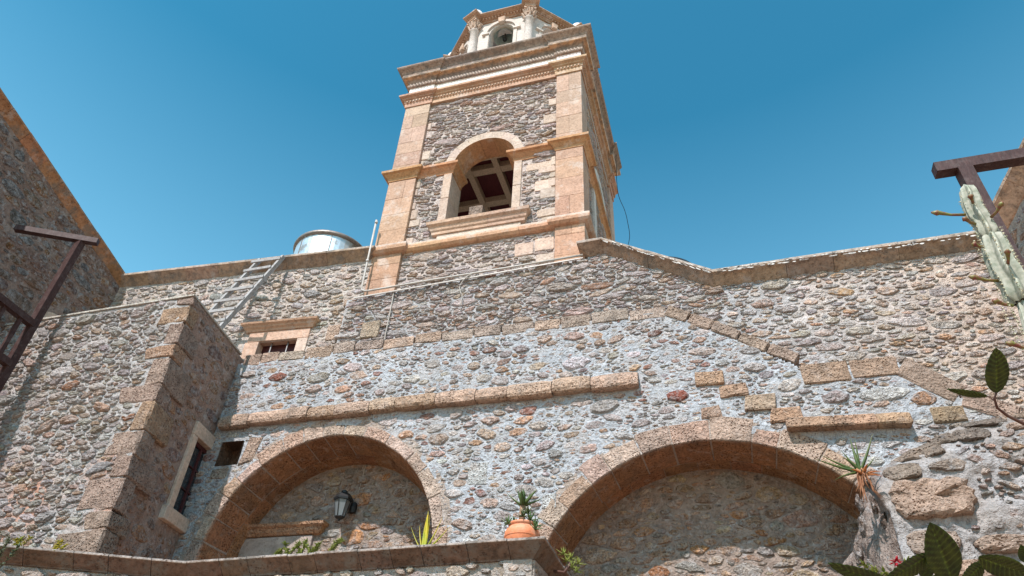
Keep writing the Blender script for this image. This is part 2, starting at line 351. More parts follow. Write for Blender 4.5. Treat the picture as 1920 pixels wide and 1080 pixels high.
# ---- dressed blocks: 8 corners (front 4 ccw, back 4), bevelled and slightly worn
def block8(c8, name, mat, parent, col, bev=.012, wear=.004, seg=2, cuts=0, label=None, smooth=True):
    bm = bmesh.new(); vs = [bm.verts.new(tuple(c)) for c in c8]
    for f in ((0, 1, 2, 3), (7, 6, 5, 4), (0, 4, 5, 1), (1, 5, 6, 2), (2, 6, 7, 3), (3, 7, 4, 0)): bm.faces.new([vs[i] for i in f])
    bmesh.ops.recalc_face_normals(bm, faces=bm.faces)
    if bev: bmesh.ops.bevel(bm, geom=list(bm.edges), offset=bev, segments=1, affect='EDGES', profile=.6)
    if cuts: bmesh.ops.subdivide_edges(bm, edges=[e for e in bm.edges if e.calc_length() > .12], cuts=cuts, use_grid_fill=True)
    vv = np.array([v.co[:] for v in bm.verts])+rng.uniform(-wear, wear, (len(bm.verts), 3)); ff = [[v.index for v in f.verts] for f in bm.faces]; 
    bm.verts.index_update(); ff = [[v.index for v in f.verts] for f in bm.faces]; bm.free()
    return mesh_obj(name, vv, ff, mat, parent, np.array(col), False, label=label)
def quad_block(sf, q, w0, w1, name, mat, parent, col, **k):
    q = np.array(q, float); f = sf.P(q[:, 0], q[:, 1], w1); b = sf.P(q[:, 0], q[:, 1], w0)
    return block8(list(f)+list(b), name, mat, parent, col, **k)
def rect(u0, v0, u1, v1): return [(u0, v0), (u1, v0), (u1, v1), (u0, v1)]

# ---- running moulding, cut into blocks, mitred at the corners of its path
def moulding(path, prof, name, mat, parent, col, blen=.7, gap=.004, closed=False, jitw=.003, cols=None, ends=True, wear=.0):
    P = [np.array((*q, 0.) if len(q) == 2 else q, float) for q in path]; n = len(P); segs = n if closed else n-1
    D = []
    for i in range(segs):
        d = P[(i+1) % n]-P[i]; d2 = d[:2]/np.linalg.norm(d[:2]); D.append(np.array([d2[1], -d2[0]]))
    def mit(i):
        a = D[(i-1) % segs] if (closed or i > 0) else D[0]; b = D[i % segs] if (closed or i < segs) else D[-1]
        m = a+b; m /= np.linalg.norm(m); return m/max(m@b, .3)
    for i in range(segs):
        A, B = P[i], P[(i+1) % n]; L = np.linalg.norm(B-A); k = max(1, int(round(L/blen))); cuts = np.linspace(0, 1, k+1)
        if k > 1: cuts[1:-1] += rng.uniform(-.18, .18, k-1)/k
        ma, mb_ = mit(i), mit((i+1) % n if closed else i+1)
        for j in range(k):
            t0, t1 = cuts[j], cuts[j+1]
            g0 = gap/L if j > 0 else 0; g1 = gap/L if j < k-1 else 0
            jw = rng.uniform(-jitw, jitw); jz = rng.uniform(-jitw, jitw)*.5; V = []
            for t, mm in ((t0+g0, None), (t1-g1, None)):
                if j == 0 and t == t0+g0: m = ma
                elif j == k-1 and t == t1-g1: m = mb_
                else: m = D[i % segs]
                base = A+(B-A)*t
                for w, z in prof: V.append((base[0]+m[0]*(w+jw), base[1]+m[1]*(w+jw), base[2]+z+jz))
            q = len(prof); F = [(a, a+1, q+a+1, q+a) for a in range(q-1)]+[tuple(range(q))[::-1], tuple(range(q, 2*q)), (q-1, 0, q, 2*q-1)]
            c = np.array(jit(col, .10, .04)); C = np.tile(c, (2*q, 1))
            if cols is not None:
                for a, cc in cols.items(): C[a] = cc; C[q+a] = cc
            mesh_obj(name, V, F, mat, parent, C)
PEACH = (.54, .34, .23); PEACHP = (.64, .47, .36); CREAM = (.66, .55, .45); TAN = (.47, .31, .20); ORANGE = (.52, .30, .15)
GM = (.435, .465, .50)

# ------------------------------------------------------------------ ground and terrace
g = MB(); g.add([(-90, -90, 0), (90, -90, 0), (90, 90, 0), (-90, 90, 0)], [(0, 1, 2, 3)], (.36, .22, .145)); o = g.build('ground', 'ground'); o['kind'] = 'structure'
g = MB(); g.box((-10.6, 5.2, 2.8), (-1.95, 9.95, 2.95), (.40, .25, .165)); o = g.build('terrace_floor', 'ground'); o['kind'] = 'structure'

# ------------------------------------------------------------------ LOWER WALL with two niches
LW = Surf((0, 9.0), 0)
lower = thing('stone_wall', 'thick lower rubble wall with two arched niches and pale grey mortar, under the bell tower', 'wall', (-2, 9, 0))
AR = (-.155, 3.59, 2.42); AL = (-5.80, 4.72, 1.90)
lowtop = [(-8.6, 2.), (4.5, 2.), (4.5, 5.6), (3.02, 6.36), (2.5, 6.95), (1.31, 7.0), (.18, 7.85), (-.44, 8.25), (-8.6, 8.28)]
def in_arch(u, v, pad=0.):
    a = (np.hypot(u-AR[0], v-AR[1]) < AR[2]+pad) | ((abs(u-AR[0]) < AR[2]+pad) & (v < AR[1]))
    b = (np.hypot(u-AL[0], v-AL[1]) < AL[2]+pad) | ((abs(u-AL[0]) < AL[2]+pad) & (v < AL[1]))
    return a | b
HOLE = rect(-7.93, 6.26, -7.50, 6.71)
keepL = lambda u, v: inpoly(u, v, lowtop) & ~in_arch(u, v, .06) & ~inpoly(u, v, rect(-7.91, 6.28, -7.52, 6.69))
def mcol(u, v, C):
    n = fbm(u, v, 1.1, 5)[:, None]; C = C*(1+n*.12); return C
mortar(LW, (-8.6, 2., 4.5, 8.45), lambda u, v: keepL(u, v) & ~in_arch(u, v, .1), lower, seed=3, base=GM, colfn=mcol)
blocked = []
# voussoirs of both arches: front face and the soffit behind it
def voussoirs(cu, cv, r, t0, t1, lens, thick, inner, ymid, yback, seed):
    rr = np.random.default_rng(seed); t = t0; k = 0
    icu, icv, ir = inner
    def fp(a, rad, y): # point on cone between front circle and inner circle
        s = (y-9.0)/(yback-9.0); c = (cu+(icu-cu)*s, cv+(icv-cv)*s); R_ = r+(ir-r)*s
        return (c[0]+math.cos(a)*(R_+rad), y, c[1]+math.sin(a)*(R_+rad))
    while t < t1-1e-3:
        L = lens*rr.uniform(.72, 1.3)/r; e = min(t+L, t1)
        if t1-e < .35*lens/r: e = t1
        th = thick*rr.uniform(.75, 1.3); g = .008/r; f = 8.99-rr.uniform(0, .012)
        a, b = t+g, e-g; c = jit((.60, .46, .375), .12, .03) if rr.random() < .75 else jit((.57, .40, .30), .1, .03)
        # 3 angular stations, so that the block follows the curve
        st_ = np.linspace(a, b, 4); V = []; 
        for q in st_: V += [fp(q, 0, f), fp(q, th*(1+.05*rr.uniform(-1, 1)), f), fp(q, th, 9.06), fp(q, .03, ymid-.006), fp(q, 0, ymid-.006), fp(q, .001, 9.06)]
        F = []
        for i in range(3):
            for j in range(6): F.append((i*6+j, i*6+(j+1) % 6, (i+1)*6+(j+1) % 6, (i+1)*6+j))
        F += [(5, 4, 3, 2, 1, 0), (18, 19, 20, 21, 22, 23)]
        bm = bmesh.new(); vs = [bm.verts.new(tuple(np.array(x)+rr.uniform(-.006, .006, 3))) for x in V]
        for q in F: bm.faces.new([vs[i] for i in q])
        bmesh.ops.recalc_face_normals(bm, faces=bm.faces)
        bmesh.ops.bevel(bm, geom=[e_ for e_ in bm.edges if len(e_.link_faces) == 2 and e_.calc_face_angle(0) > .6], offset=.012, segments=1, affect='EDGES')
        bm.verts.index_update(); cc_ = jit((.44, .235, .13), .16, .03)   # warm bounced light on the soffit, put into the vertex colour as orange
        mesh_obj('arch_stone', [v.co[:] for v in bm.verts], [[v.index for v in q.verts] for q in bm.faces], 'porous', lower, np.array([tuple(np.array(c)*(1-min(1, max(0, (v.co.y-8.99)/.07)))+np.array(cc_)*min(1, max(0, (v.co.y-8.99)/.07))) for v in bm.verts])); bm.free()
        blocked.append([(fp(q, -.05, 9)[0], fp(q, -.05, 9)[2]) for q in st_]+[(fp(q, th+.012, 9)[0], fp(q, th+.012, 9)[2]) for q in st_[::-1]])
        t = e
    t = t0+.05     # second row of the soffit, broken at other places
    while t < t1-1e-3:
        e = min(t+lens*rr.uniform(.7, 1.5)/r, t1); g = .004/r; V = []
        st_ = np.linspace(t+g, e-g, 4); dz = rr.uniform(0, .008)
        for q in st_: V += [fp(q, dz, ymid+.004), fp(q, .12, ymid+.004), fp(q, .12, yback+.02), fp(q, dz, yback+.02)]
        F = [(i*4+j, i*4+(j+1) % 4, (i+1)*4+(j+1) % 4, (i+1)*4+j) for i in range(3) for j in range(4)]+[(3, 2, 1, 0), (12, 13, 14, 15)]
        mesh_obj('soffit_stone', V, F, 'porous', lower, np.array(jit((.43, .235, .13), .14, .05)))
        t = e
    # mortar bed behind the joints
    mb = MB(); st_ = np.linspace(t0, t1, 40); V = []
    for q in st_: V += [fp(q, .012, 8.998), fp(q, .012, yback+.03), fp(q, .3, 8.998)]
    F = []
    for i in range(39): F += [(i*3, i*3+1, i*3+4, i*3+3), (i*3+2, i*3, i*3+3, i*3+5)]
    mb.add(V, F, (.40, .33, .28)); mb.build('joint_mortar', 'mortar', lower)
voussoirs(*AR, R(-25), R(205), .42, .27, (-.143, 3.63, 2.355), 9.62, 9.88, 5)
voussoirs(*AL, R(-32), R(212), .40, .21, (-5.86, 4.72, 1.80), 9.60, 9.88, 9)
# ledge blocks that cap the thick wall, and the raking blocks at its right
x = -8.05; r2 = np.random.default_rng(3)
while x < -.5:
    L = r2.uniform(.34, .62) if x < -4.6 else r2.uniform(.42, .62); e = min(x+L, -.43)
    if -.43-e < .25: e = -.43
    b0 = 8.23-.10*(x+8)/7.6+r2.uniform(-.03, .03); t = b0+r2.uniform(.19, .25); q = [(x+.008, b0+r2.uniform(-.02, .02)), (e-.008, b0+r2.uniform(-.02, .02)), (e-.01, t+r2.uniform(-.02, .02)), (x+.01, t+r2.uniform(-.02, .02))]
    quad_block(LW, q, -.30, r2.uniform(.006, .018), 'ledge_stone', 'porous', lower, jit((.48, .385, .32) if r2.random() < .6 else (.53, .39, .30), .14), bev=.018, wear=.006, cuts=1)
    blocked.append(q); x = e
def rake(p, q, n, th, name='ledge_stone', w=.02, col=(.45, .34, .27)):
    p = np.array(p); q = np.array(q); d = (q-p)/np.linalg.norm(q-p); nn = np.array([-d[1], d[0]])*th/2; L = np.linalg.norm(q-p)
    for i in range(n):
        a = p+d*(L*i/n+.01); b = p+d*(L*(i+1)/n-.01); k = [tuple(a-nn), tuple(b-nn), tuple(b+nn), tuple(a+nn)]
        quad_block(LW, k, -.30, w+rng.uniform(-.008, .01), name, 'porous', lower, jit(col, .1), bev=.02, wear=.008, cuts=1); blocked.append(k)
rake((-.42, 8.26), (.22, 7.86), 2, .20); rake((.22, 7.86), (1.30, 7.12), 3, .18)
for q in (rect(1.29, 6.70, 1.90, 7.03), rect(1.92, 6.72, 2.50, 7.01)):
    quad_block(LW, q, -.3, .02, 'ledge_stone', 'porous', lower, jit((.47, .34, .25), .06), bev=.02, wear=.008, cuts=1); blocked.append(q)
rake((2.52, 6.86), (3.08, 6.35), 1, .30); rake((3.08, 6.30), (4.2, 5.72), 2, .24)
# single dressed blocks set in the wall (all measured)
for q, c, w in ((rect(-.13, 6.84, .27, 7.06), (.55, .37, .25), .045), ([(.17, 6.62), (.56, 6.64), (.55, 6.82), (.18, 6.80)], (.56, .38, .27), .04), ([(.46, 6.39), (.87, 6.38), (.90, 6.60), (.50, 6.61)], (.55, .42, .31), .05),
                ([(.76, 6.17), (1.19, 6.19), (1.17, 6.38), (.80, 6.38)], (.57, .37, .25), .05), ([(-.12, 6.33), (.17, 6.33), (.16, 6.52), (-.10, 6.50)], (.52, .36, .27), .02),
                ([(-3.48, 5.62), (-3.18, 5.60), (-3.15, 5.95), (-3.44, 5.97)], (.52, .53, .52), .012), ([(-2.36, 5.20), (-2.14, 5.20), (-2.15, 5.41), (-2.35, 5.41)], (.62, .63, .62), .012),
                (rect(2.68, 5.98, 3.05, 6.20), (.40, .30, .2), .03), ([(-7.47, 6.24), (-7.22, 6.30), (-7.14, 6.72), (-7.38, 6.74)], (.50, .37, .29), .02), (rect(-7.94, 6.04, -7.62, 6.22), (.47, .38, .31), .012),
                (rect(-5.75, 8.50, -5.4, 8.85), (.5, .4, .3), .0)):
    quad_block(LW, q, -.06, w, 'dressed_stone', 'porous', lower, c, bev=.015, wear=.007, cuts=1); blocked.append([(a, b) for a, b in q])
for (cu, cv, a, b, c, w) in ((2.22, 6.46, .30, .105, (.62, .62, .60), .03), (-.40, 6.73, .16, .095, (.30, .10, .07), .03), (-7.2, 7.88, .19, .09, (.33, .14, .10), .03), (2.66, 6.34, .15, .1, (.42, .25, .16), .03)):
    th = np.linspace(0, 2*math.pi, 14, endpoint=False); pl = np.stack([cu+a*np.cos(th)*rng.uniform(.88, 1.1, 14), cv+b*np.sin(th)*rng.uniform(.88, 1.1, 14)], 1)
    v, f = stone_geo(LW, pl, w); mesh_obj('stone', v, f, 'rubble', lower, np.array(c)); blocked.append([tuple(q) for q in pl])
# half round moulding course and the short hood over the right arch
half = [(-.05, -.14), (.09, -.145), (.135, -.13), (.152, -.09), (.152, -.02), (.132, .05), (.09, .10), (.03, .13), (-.05, .135)]
x = -8.02; k = 0
while x < -.95:
    L = r2.uniform(.42, .80); e = min(x+L, -.92)
    if -.92-e < .3: e = -.92
    s = r2.uniform(.93, 1.05); dz = r2.uniform(-.012, .012); V = []; q = len(half); c = jit((.58, .42, .32) if r2.random() < .6 else (.55, .38, .27), .1)
    xs = np.linspace(x+.006, e-.006, 6)
    for i, xx in enumerate(xs):
        f = .90 if i in (0, 5) else 1.0
        for w, z in half: V.append((xx, 9-w*s*f+r2.uniform(-.007, .007), 7.06-.0*(xx+8)+dz+z*s*f+r2.uniform(-.006, .006)))
    F = [(i*q+a, i*q+a+1, (i+1)*q+a+1, (i+1)*q+a) for i in range(5) for a in range(q-1)]+[tuple(range(q))[::-1], tuple(range(5*q, 6*q))]
    mesh_obj('moulding_stone', V, F, 'porous', lower, np.array(c)); x = e
blocked.append(rect(-8.2, 6.90, -.90, 7.22))
for x0, x1 in ((.95, 1.535), (1.53, 2.03), (2.02, 2.42)):
    za = 5.99-.05*(x0-.95); zb = 5.99-.05*(x1-.95); q = [(x0, za+.035), (x1-.002, zb+.035), (x1-.002, zb+.20), (x0, za+.20)]
    c8 = list(LW.P([p[0] for p in q], [p[1] for p in q], [.17, .17, .13, .13]))+list(LW.P([p[0] for p in q], [p[1] for p in q], -.05))
    block8(c8, 'hood_stone', 'porous', lower, jit((.56, .37, .25), .06), bev=.02, wear=.006, cuts=1)
blocked.append(rect(.93, 5.90, 2.45, 6.22))
# put-log hole beside the annex
hb = MB(); hb.add([(-7.92, 9.0, 6.27), (-7.51, 9.0, 6.27), (-7.51, 9.0, 6.70), (-7.92, 9.0, 6.70), (-7.92, 9.35, 6.27), (-7.51, 9.35, 6.27), (-7.51, 9.35, 6.70), (-7.92, 9.35, 6.70)],
              [(4, 5, 6, 7), (0, 1, 5, 4), (1, 2, 6, 5), (2, 3, 7, 6), (3, 0, 4, 7)], (.20, .12, .08)); hb.build('wall_pocket', 'porous', lower); blocked.append(HOLE)
LOWPAL = pal([((.52, .455, .42), 4), ((.54, .40, .32), 3.2), ((.40, .36, .35), 2), ((.56, .36, .24), 1.0), ((.38, .21, .165), .9), ((.66, .62, .60), 2.4), ((.48, .42, .385), 2)], .18)
keepLS = lambda u, v: inpoly(u, v, [(a, b-.02) for a, b in lowtop]) & ~in_arch(u, v, .0) & (v > 3.3)
rubble(LW, (-8.3, 3.3, 4.25, 8.4), keepLS, blocked, lower, [(.17, .25, .35, .55, 2.2), (.12, .18, .38, .60, 14), (.07, .12, .32, .62, 130), (.035, .07, .22, .55, 520), (.018, .034, .22, .6, 900)], LOWPAL, gap=.003, grow=1.28, sgap=.011, hr=(.010, .036), seed=11, w0=-.006)
# niche backs
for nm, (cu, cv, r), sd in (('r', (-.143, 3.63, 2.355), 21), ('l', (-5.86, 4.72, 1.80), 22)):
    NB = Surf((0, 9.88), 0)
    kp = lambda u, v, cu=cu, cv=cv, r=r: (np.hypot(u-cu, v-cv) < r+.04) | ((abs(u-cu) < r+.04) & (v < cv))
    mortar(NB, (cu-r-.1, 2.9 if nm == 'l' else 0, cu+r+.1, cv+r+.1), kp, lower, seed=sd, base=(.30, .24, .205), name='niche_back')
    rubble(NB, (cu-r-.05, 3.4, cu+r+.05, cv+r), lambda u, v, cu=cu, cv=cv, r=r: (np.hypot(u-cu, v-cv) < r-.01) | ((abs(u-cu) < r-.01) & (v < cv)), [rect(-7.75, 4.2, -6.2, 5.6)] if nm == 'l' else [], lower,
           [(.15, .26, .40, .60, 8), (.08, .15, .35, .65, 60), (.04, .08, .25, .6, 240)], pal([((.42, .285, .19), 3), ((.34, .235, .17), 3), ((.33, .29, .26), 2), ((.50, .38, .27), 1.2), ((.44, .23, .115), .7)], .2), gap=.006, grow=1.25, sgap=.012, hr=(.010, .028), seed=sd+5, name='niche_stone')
# carved lintel of a blocked door in the left niche
moulding([(-7.60, 9.88, 5.36), (-6.28, 9.88, 5.36), (-6.28, 9.95, 5.36)], [(0, 0), (.06, .01), (.10, .05), (.12, .10), (.17, .13), (.18, .17), (0, .18)], 'lintel_stone', 'porous', lower, (.50, .31, .19), 2.0)
quad_block(NB, rect(-7.62, 4.0, -6.33, 5.35), -.02, .05, 'lintel_panel', 'ashlar', lower, (.36, .30, .27), bev=.01, wear=.002)

# ------------------------------------------------------------------ UPPER WALL (behind and above the ledge) with the raking coping
UW = Surf((0, 9.25), 0)
upper = thing('stone_wall', 'upper rubble wall with sloping whitewashed coping, right of and below the bell tower', 'wall', (-1, 9.25, 8))
uptop = [(-6.35, 6.), (4.5, 5.4), (4.5, 8.83), (.36, 8.80), (-1.41, 9.88), (-1.62, 9.88), (-1.72, 9.80), (-6.35, 9.66)]
keepU = lambda u, v: inpoly(u, v, uptop) & ~inpoly(u, v, [(a, b-.25) for a, b in lowtop])
def ucol(u, v, C):
    t = np.clip((u-.8)/2.5+fbm(u, v, .9, 8)*.5, 0, 1)[:, None]; C = C*(1-t)+np.array((.56, .46, .39))*t; return C*(1+fbm(u, v, .8, 4)[:, None]*.12)
mortar(UW, (-6.35, 5.4, 4.5, 10.0), keepU, upper, seed=13, base=(.42, .42, .43), colfn=ucol)
p1 = pal([((.60, .52, .49), 4), ((.48, .435, .43), 2.0), ((.60, .455, .375), 2.6), ((.52, .31, .21), .8), ((.68, .62, .59), 2.2)], .18)
p2 = pal([((.54, .455, .40), 4), ((.58, .42, .325), 3), ((.45, .405, .385), 2), ((.60, .37, .23), 1.2), ((.66, .59, .54), 1.8)], .16)
def PU(u, v, a, b, r): return p2(u, v, a, b, r) if u+r.normal(0, .5) > .6 else p1(u, v, a, b, r)
kU1 = lambda u, v: keepU(u, v) & (u < .4+.5*fbm(u, v, .6, 3)) & inpoly(u, v, [(a, b-.02) for a, b in uptop])
kU2 = lambda u, v: keepU(u, v) & (u >= .4+.5*fbm(u, v, .6, 3)) & inpoly(u, v, [(a, b-.02) for a, b in uptop])
LB = [[(a, b) for a, b in q] for q in blocked[:0]]
rubble(UW, (-6.3, 7.9, 1.2, 9.95), kU1, [], upper, [(.18, .28, .22, .36, 3), (.11, .20, .24, .40, 12), (.06, .11, .20, .42, 150), (.03, .055, .22, .5, 700)], PU, 'slate', gap=.0, grow=1.5, sgap=.007, coursing=.16, hr=(.02, .055), seed=31, sharp=.84)
rubble(UW, (-.2, 5.6, 4.2, 8.85), kU2, [], upper, [(.17, .26, .28, .42, 2.5), (.11, .19, .30, .48, 12), (.06, .11, .24, .5, 130), (.03, .055, .24, .6, 500)], PU, 'rubble', gap=.005, grow=1.3, sgap=.013, coursing=.12, hr=(.015, .035), seed=35, sharp=.84)
cop = [(-.05, -.235), (.0, -.235), (.03, -.205), (.08, -.15), (.13, -.10), (.185, -.058), (.195, -.055), (.195, .0), (.185, .008), (-.1, .02)]
copw = [(a*.8, b*.85) for a, b in cop]
WHT = (.60, .58, .55); ccol = {7: (.46, .42, .38), 8: (.50, .47, .44), 9: (.5, .47, .44)}
moulding([(-1.64, 9.55, 10.05), (-1.64, 9.25, 10.05), (-1.40, 9.25, 10.06), (.355, 9.25, 8.99), (4.2, 9.25, 9.03)], cop, 'coping_stone', 'coping', upper, (.37, .27, .20), .95, gap=.003, jitw=.006, cols=ccol)
mb = MB()
for i in range(130):           # flaking whitewash on the coping lip
    t = rng.uniform(0, 1); xx = .4+t*3.75 if i % 3 else -1.35+rng.uniform(0, 1)*1.65
    z = 9.0 if xx > .36 else 10.06-(xx+1.4)/1.755*1.07
    a = rng.uniform(.02, .07); b_ = rng.uniform(.006, .018); zz = z-.07-rng.uniform(0, .02) if rng.random() < .6 else z-.035
    n = 7; th = np.linspace(0, 2*math.pi, n, endpoint=False); sg = 0 if xx > .36 else -.61
    pl = [(xx+a*math.cos(q)*rng.uniform(.6, 1), 9.25-.196-.004, zz+b_*math.sin(q)*rng.uniform(.6, 1)+sg*a*math.cos(q)) for q in th]
    bk = [(x_, y_+.004, z_) for x_, y_, z_ in pl]
    mb.add(pl+bk, [tuple(range(n))]+[(k, (k+1) % n, n+(k+1) % n, n+k) for k in range(n)], WHT)
mb.build('whitewash_flakes', 'plaster', upper, kind='stuff')

# ------------------------------------------------------------------ UPPER LEFT WALL with coping and barred window
PL = Surf((-8.0, 9.215), 4.0)
left = thing('stone_wall', 'rubble wall left of the bell tower, with tan coping and a small barred window', 'wall', (-9, 9.2, 8))
WIN = rect(-.42, 8.0, 1.02, 9.30)
keepP = lambda u, v: (v > 7.9) & (v < 10.76) & (u > -5.2) & (u < 1.98) & ~((u > -.03) & (u < .80) & (v < 8.86))
mortar(PL, (-5.2, 7.9, 2.0, 10.80), keepP, left, seed=17, base=(.53, .46, .41), colfn=mcol)
quo = [rect(1.55, 9.55, 1.97, 9.72), rect(1.62, 9.35, 1.97, 9.53), rect(1.35, 8.78, 1.66, 9.12), rect(1.68, 8.72, 1.96, 9.04), rect(1.58, 9.15, 1.96, 9.32)]
for q in quo: quad_block(PL, q, -.05, .02, 'dressed_stone', 'porous', left, jit((.58, .42, .32), .1), bev=.012, wear=.006, cuts=1)
rubble(PL, (-4.05, 8.1, 1.97, 10.64), lambda u, v: keepP(u, v) & (v < 10.63), [rect(-.40, 8.0, .98, 9.30)]+quo, left, [(.12, .20, .38, .5, 10), (.07, .12, .3, .5, 90), (.03, .065, .3, .6, 300)],
       pal([((.51, .45, .41), 4), ((.58, .47, .39), 3), ((.42, .39, .37), 2.2), ((.52, .37, .27), 1.2), ((.65, .60, .55), 1.8)], .16), 'rubble', gap=.004, grow=1.25, sgap=.012, coursing=.1, hr=(.015, .035), seed=41, sharp=.84)
a4 = R(4.0); lp = lambda u, w=0.: (-8.0+u*math.cos(a4)+w*math.sin(a4), 9.215+u*math.sin(a4)-w*math.cos(a4))
moulding([(*lp(-3.95), 10.90), (*lp(1.86), 10.90), (lp(1.86)[0]+.05, 9.6, 10.90)], cop, 'coping_stone', 'coping', left, (.38, .265, .19), .8, gap=.003, jitw=.004, cols={7: (.46, .41, .36), 8: (.56, .53, .5), 9: (.5, .47, .44)})
# window frame stones, cornice, bars
fr = (.54, .37, .28)
quad_block(PL, rect(-.26, 8.88, 1.0, 9.10), -.15, .03, 'window_lintel', 'ashlar', left, fr, bev=.006, wear=.001)
quad_block(PL, rect(-.30, 8.0, -.01, 8.876), -.15, .03, 'window_jamb', 'ashlar', left, fr, bev=.006, wear=.001)
quad_block(PL, rect(.785, 8.0, 1.0, 8.876), -.15, .03, 'window_jamb', 'ashlar', left, (.60, .47, .39), bev=.006, wear=.001)
moulding([(*lp(-.32, -.02), 9.10), (*lp(-.32, .03), 9.10), (*lp(1.03, .03), 9.10), (*lp(1.03, -.02), 9.10)], [(-.02, 0), (.02, 0), (.035, .04), (.07, .07), (.08, .10), (.12, .13), (.13, .165), (-.02, .18)], 'window_cornice', 'ashlar', left, (.50, .32, .22), 3, gap=0)
sb = MB(); pp = PL.P([-.03, .80, .80, -.03], [7.95, 7.95, 8.9, 8.9], -.16); sb.add(pp, [(0, 1, 2, 3)]); sb.build('window_board', 'frame', left)
for u in (.22, .56):
    b_ = MB(); b_.tube([PL.P(u, 8.0, -.06), PL.P(u, 8.9, -.06)], .012, 8, (1, 1, 1)); b_.build('window_bar', 'bar', left, smooth=True)

# ------------------------------------------------------------------ BELL TOWER
tower = thing('bell_tower', 'square stone bell tower with an arched belfry opening and octagonal white lantern on top', 'bell tower', (-3.91, 11.5, 0))
TX0, TX1, TY0, TY1 = -6.08, -1.74, 9.35, 13.65
TF = Surf((0, 9.43), 0)             # recessed rubble field of the front
TS = Surf((-1.81, 0), 90)           # recessed field of the right side (u = y, outward +X)
AC = (-3.92, 13.14, .70)
def opening(u, v, pad=0.): return ((abs(u-AC[0]) < AC[2]+pad) & (v > 11.3-pad) & (v < AC[1])) | (np.hypot(u-AC[0], v-AC[1]) < AC[2]+pad)
mortar(TF, (-5.5, 9.4, -2.25, 15.7), lambda u, v: ~opening(u, v, .05), tower, seed=23, base=(.54, .46, .42), amp=.010, colfn=mcol, w0=-.002)
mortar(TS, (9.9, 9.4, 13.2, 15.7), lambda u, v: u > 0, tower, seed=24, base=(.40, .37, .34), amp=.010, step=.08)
# pilasters at the corners
r3 = np.random.default_rng(5)
def pil(x0, x1, y0, y1, nm='pilaster_stone'):
    z = 9.2
    while z < 15.56:
        h = r3.uniform(.34, .58); e = min(z+h, 15.58)
        if 15.58-e < .2: e = 15.58
        t = (z-9)/6.5; c = np.array((.47, .285, .19))*(1-t)+np.array((.47, .345, .27))*t
        split = r3.random() < .35
        xs = [x0, x1] if not split else [x0, x0+(x1-x0)*r3.uniform(.4, .65), x1]
        for a, b in zip(xs[:-1], xs[1:]):
            d = r3.uniform(0, .004)
            block8([(a+.001, y0-d, z+.0015), (b-.001, y0-d, z+.0015), (b-.001, y0-d, e-.0015), (a+.001, y0-d, e-.0015), (a+.001, y1, z+.0015), (b-.001, y1, z+.0015), (b-.001, y1, e-.0015), (a+.001, y1, e-.0015)],
                   nm, 'ashlar', tower, jit(c, .12, .03), bev=.004, wear=.001)
        z = e
pil(-6.08, -5.44, 9.35, 9.95); pil(-2.31, -1.74, 9.35, 9.95); pil(-2.31, -1.74, 13.05, 13.65); pil(-6.08, -5.44, 13.05, 13.65)
# toothed pale stones beside the pilasters
tooth = []
for side in (0, 1):
    z = 9.72
    while z < 15.4:
        h = r3.uniform(.16, .32); L = r3.uniform(.10, .42)
        if r3.random() < .42:
            q = rect(-5.43, z+.01, -5.43+L*.6, z+h-.01) if side == 0 else rect(-2.32-L, z+.01, -2.32, z+h-.01)
            if not any(opening(np.array(a), np.array(b), .25) for a, b in q):
                quad_block(TF, q, -.05, .025, 'dressed_stone', 'ashlar', tower, jit((.50, .40, .33), .14), bev=.014, wear=.005); tooth.append(q)
        z += h
for q in (rect(-2.95, 12.55, -2.35, 12.75), rect(-2.75, 11.9, -2.4, 12.2), rect(-2.7, 10.3, -2.34, 10.6), rect(-3.1, 10.25, -2.74, 10.55), rect(-3.55, 9.78, -3.1, 9.92)):
    quad_block(TF, q, -.05, .02, 'dressed_stone', 'ashlar', tower, jit((.58, .45, .36), .1), bev=.01, wear=.006); tooth.append(q)
# belfry frame: jambs, archivolt, sill
fcol = (.52, .40, .32)
for x0, x1 in ((-4.80, -4.62), (-3.22, -3.05)):
    for z0, z1 in ((11.40, 12.18), (12.19, 12.93)): block8([(x0, 9.40, z0), (x1, 9.40, z0), (x1, 9.40, z1), (x0, 9.40, z1), (x0, 9.94, z0), (x1, 9.94, z0), (x1, 9.94, z1), (x0, 9.94, z1)], 'jamb_stone', 'ashlar', tower, jit(fcol, .05), bev=.004, wear=.001)
    tooth.append(rect(x0-.01, 11.35, x1+.01, 12.95))
for x0, x1 in ((-4.62, -4.70), (-3.22, -3.14)): pass
n = 9; seps = np.linspace(0, math.pi, n+1)
for i in range(n):
    V = []; q = np.linspace(seps[i]+.004, seps[i+1]-.004, 5)
    for a in q:
        for rr_, y in ((.70, 9.405), (.90, 9.405), (.90, 9.46), (.70, 9.46)): V.append((AC[0]+math.cos(a)*rr_, y, AC[1]+.04+math.sin(a)*rr_))
    F = [(k*4+j, k*4+(j+1) % 4, k*4+4+(j+1) % 4, k*4+4+j) for k in range(4) for j in range(4)]+[(3, 2, 1, 0), (16, 17, 18, 19)]
    mesh_obj('arch_stone', V, F, 'ashlar', tower, np.array(jit((.52, .42, .35), .05)))
    tooth.append([(AC[0]+math.cos(a)*.65, AC[1]+.04+math.sin(a)*.65) for a in q]+[(AC[0]+math.cos(a)*.91, AC[1]+.04+math.sin(a)*.91) for a in q[::-1]])
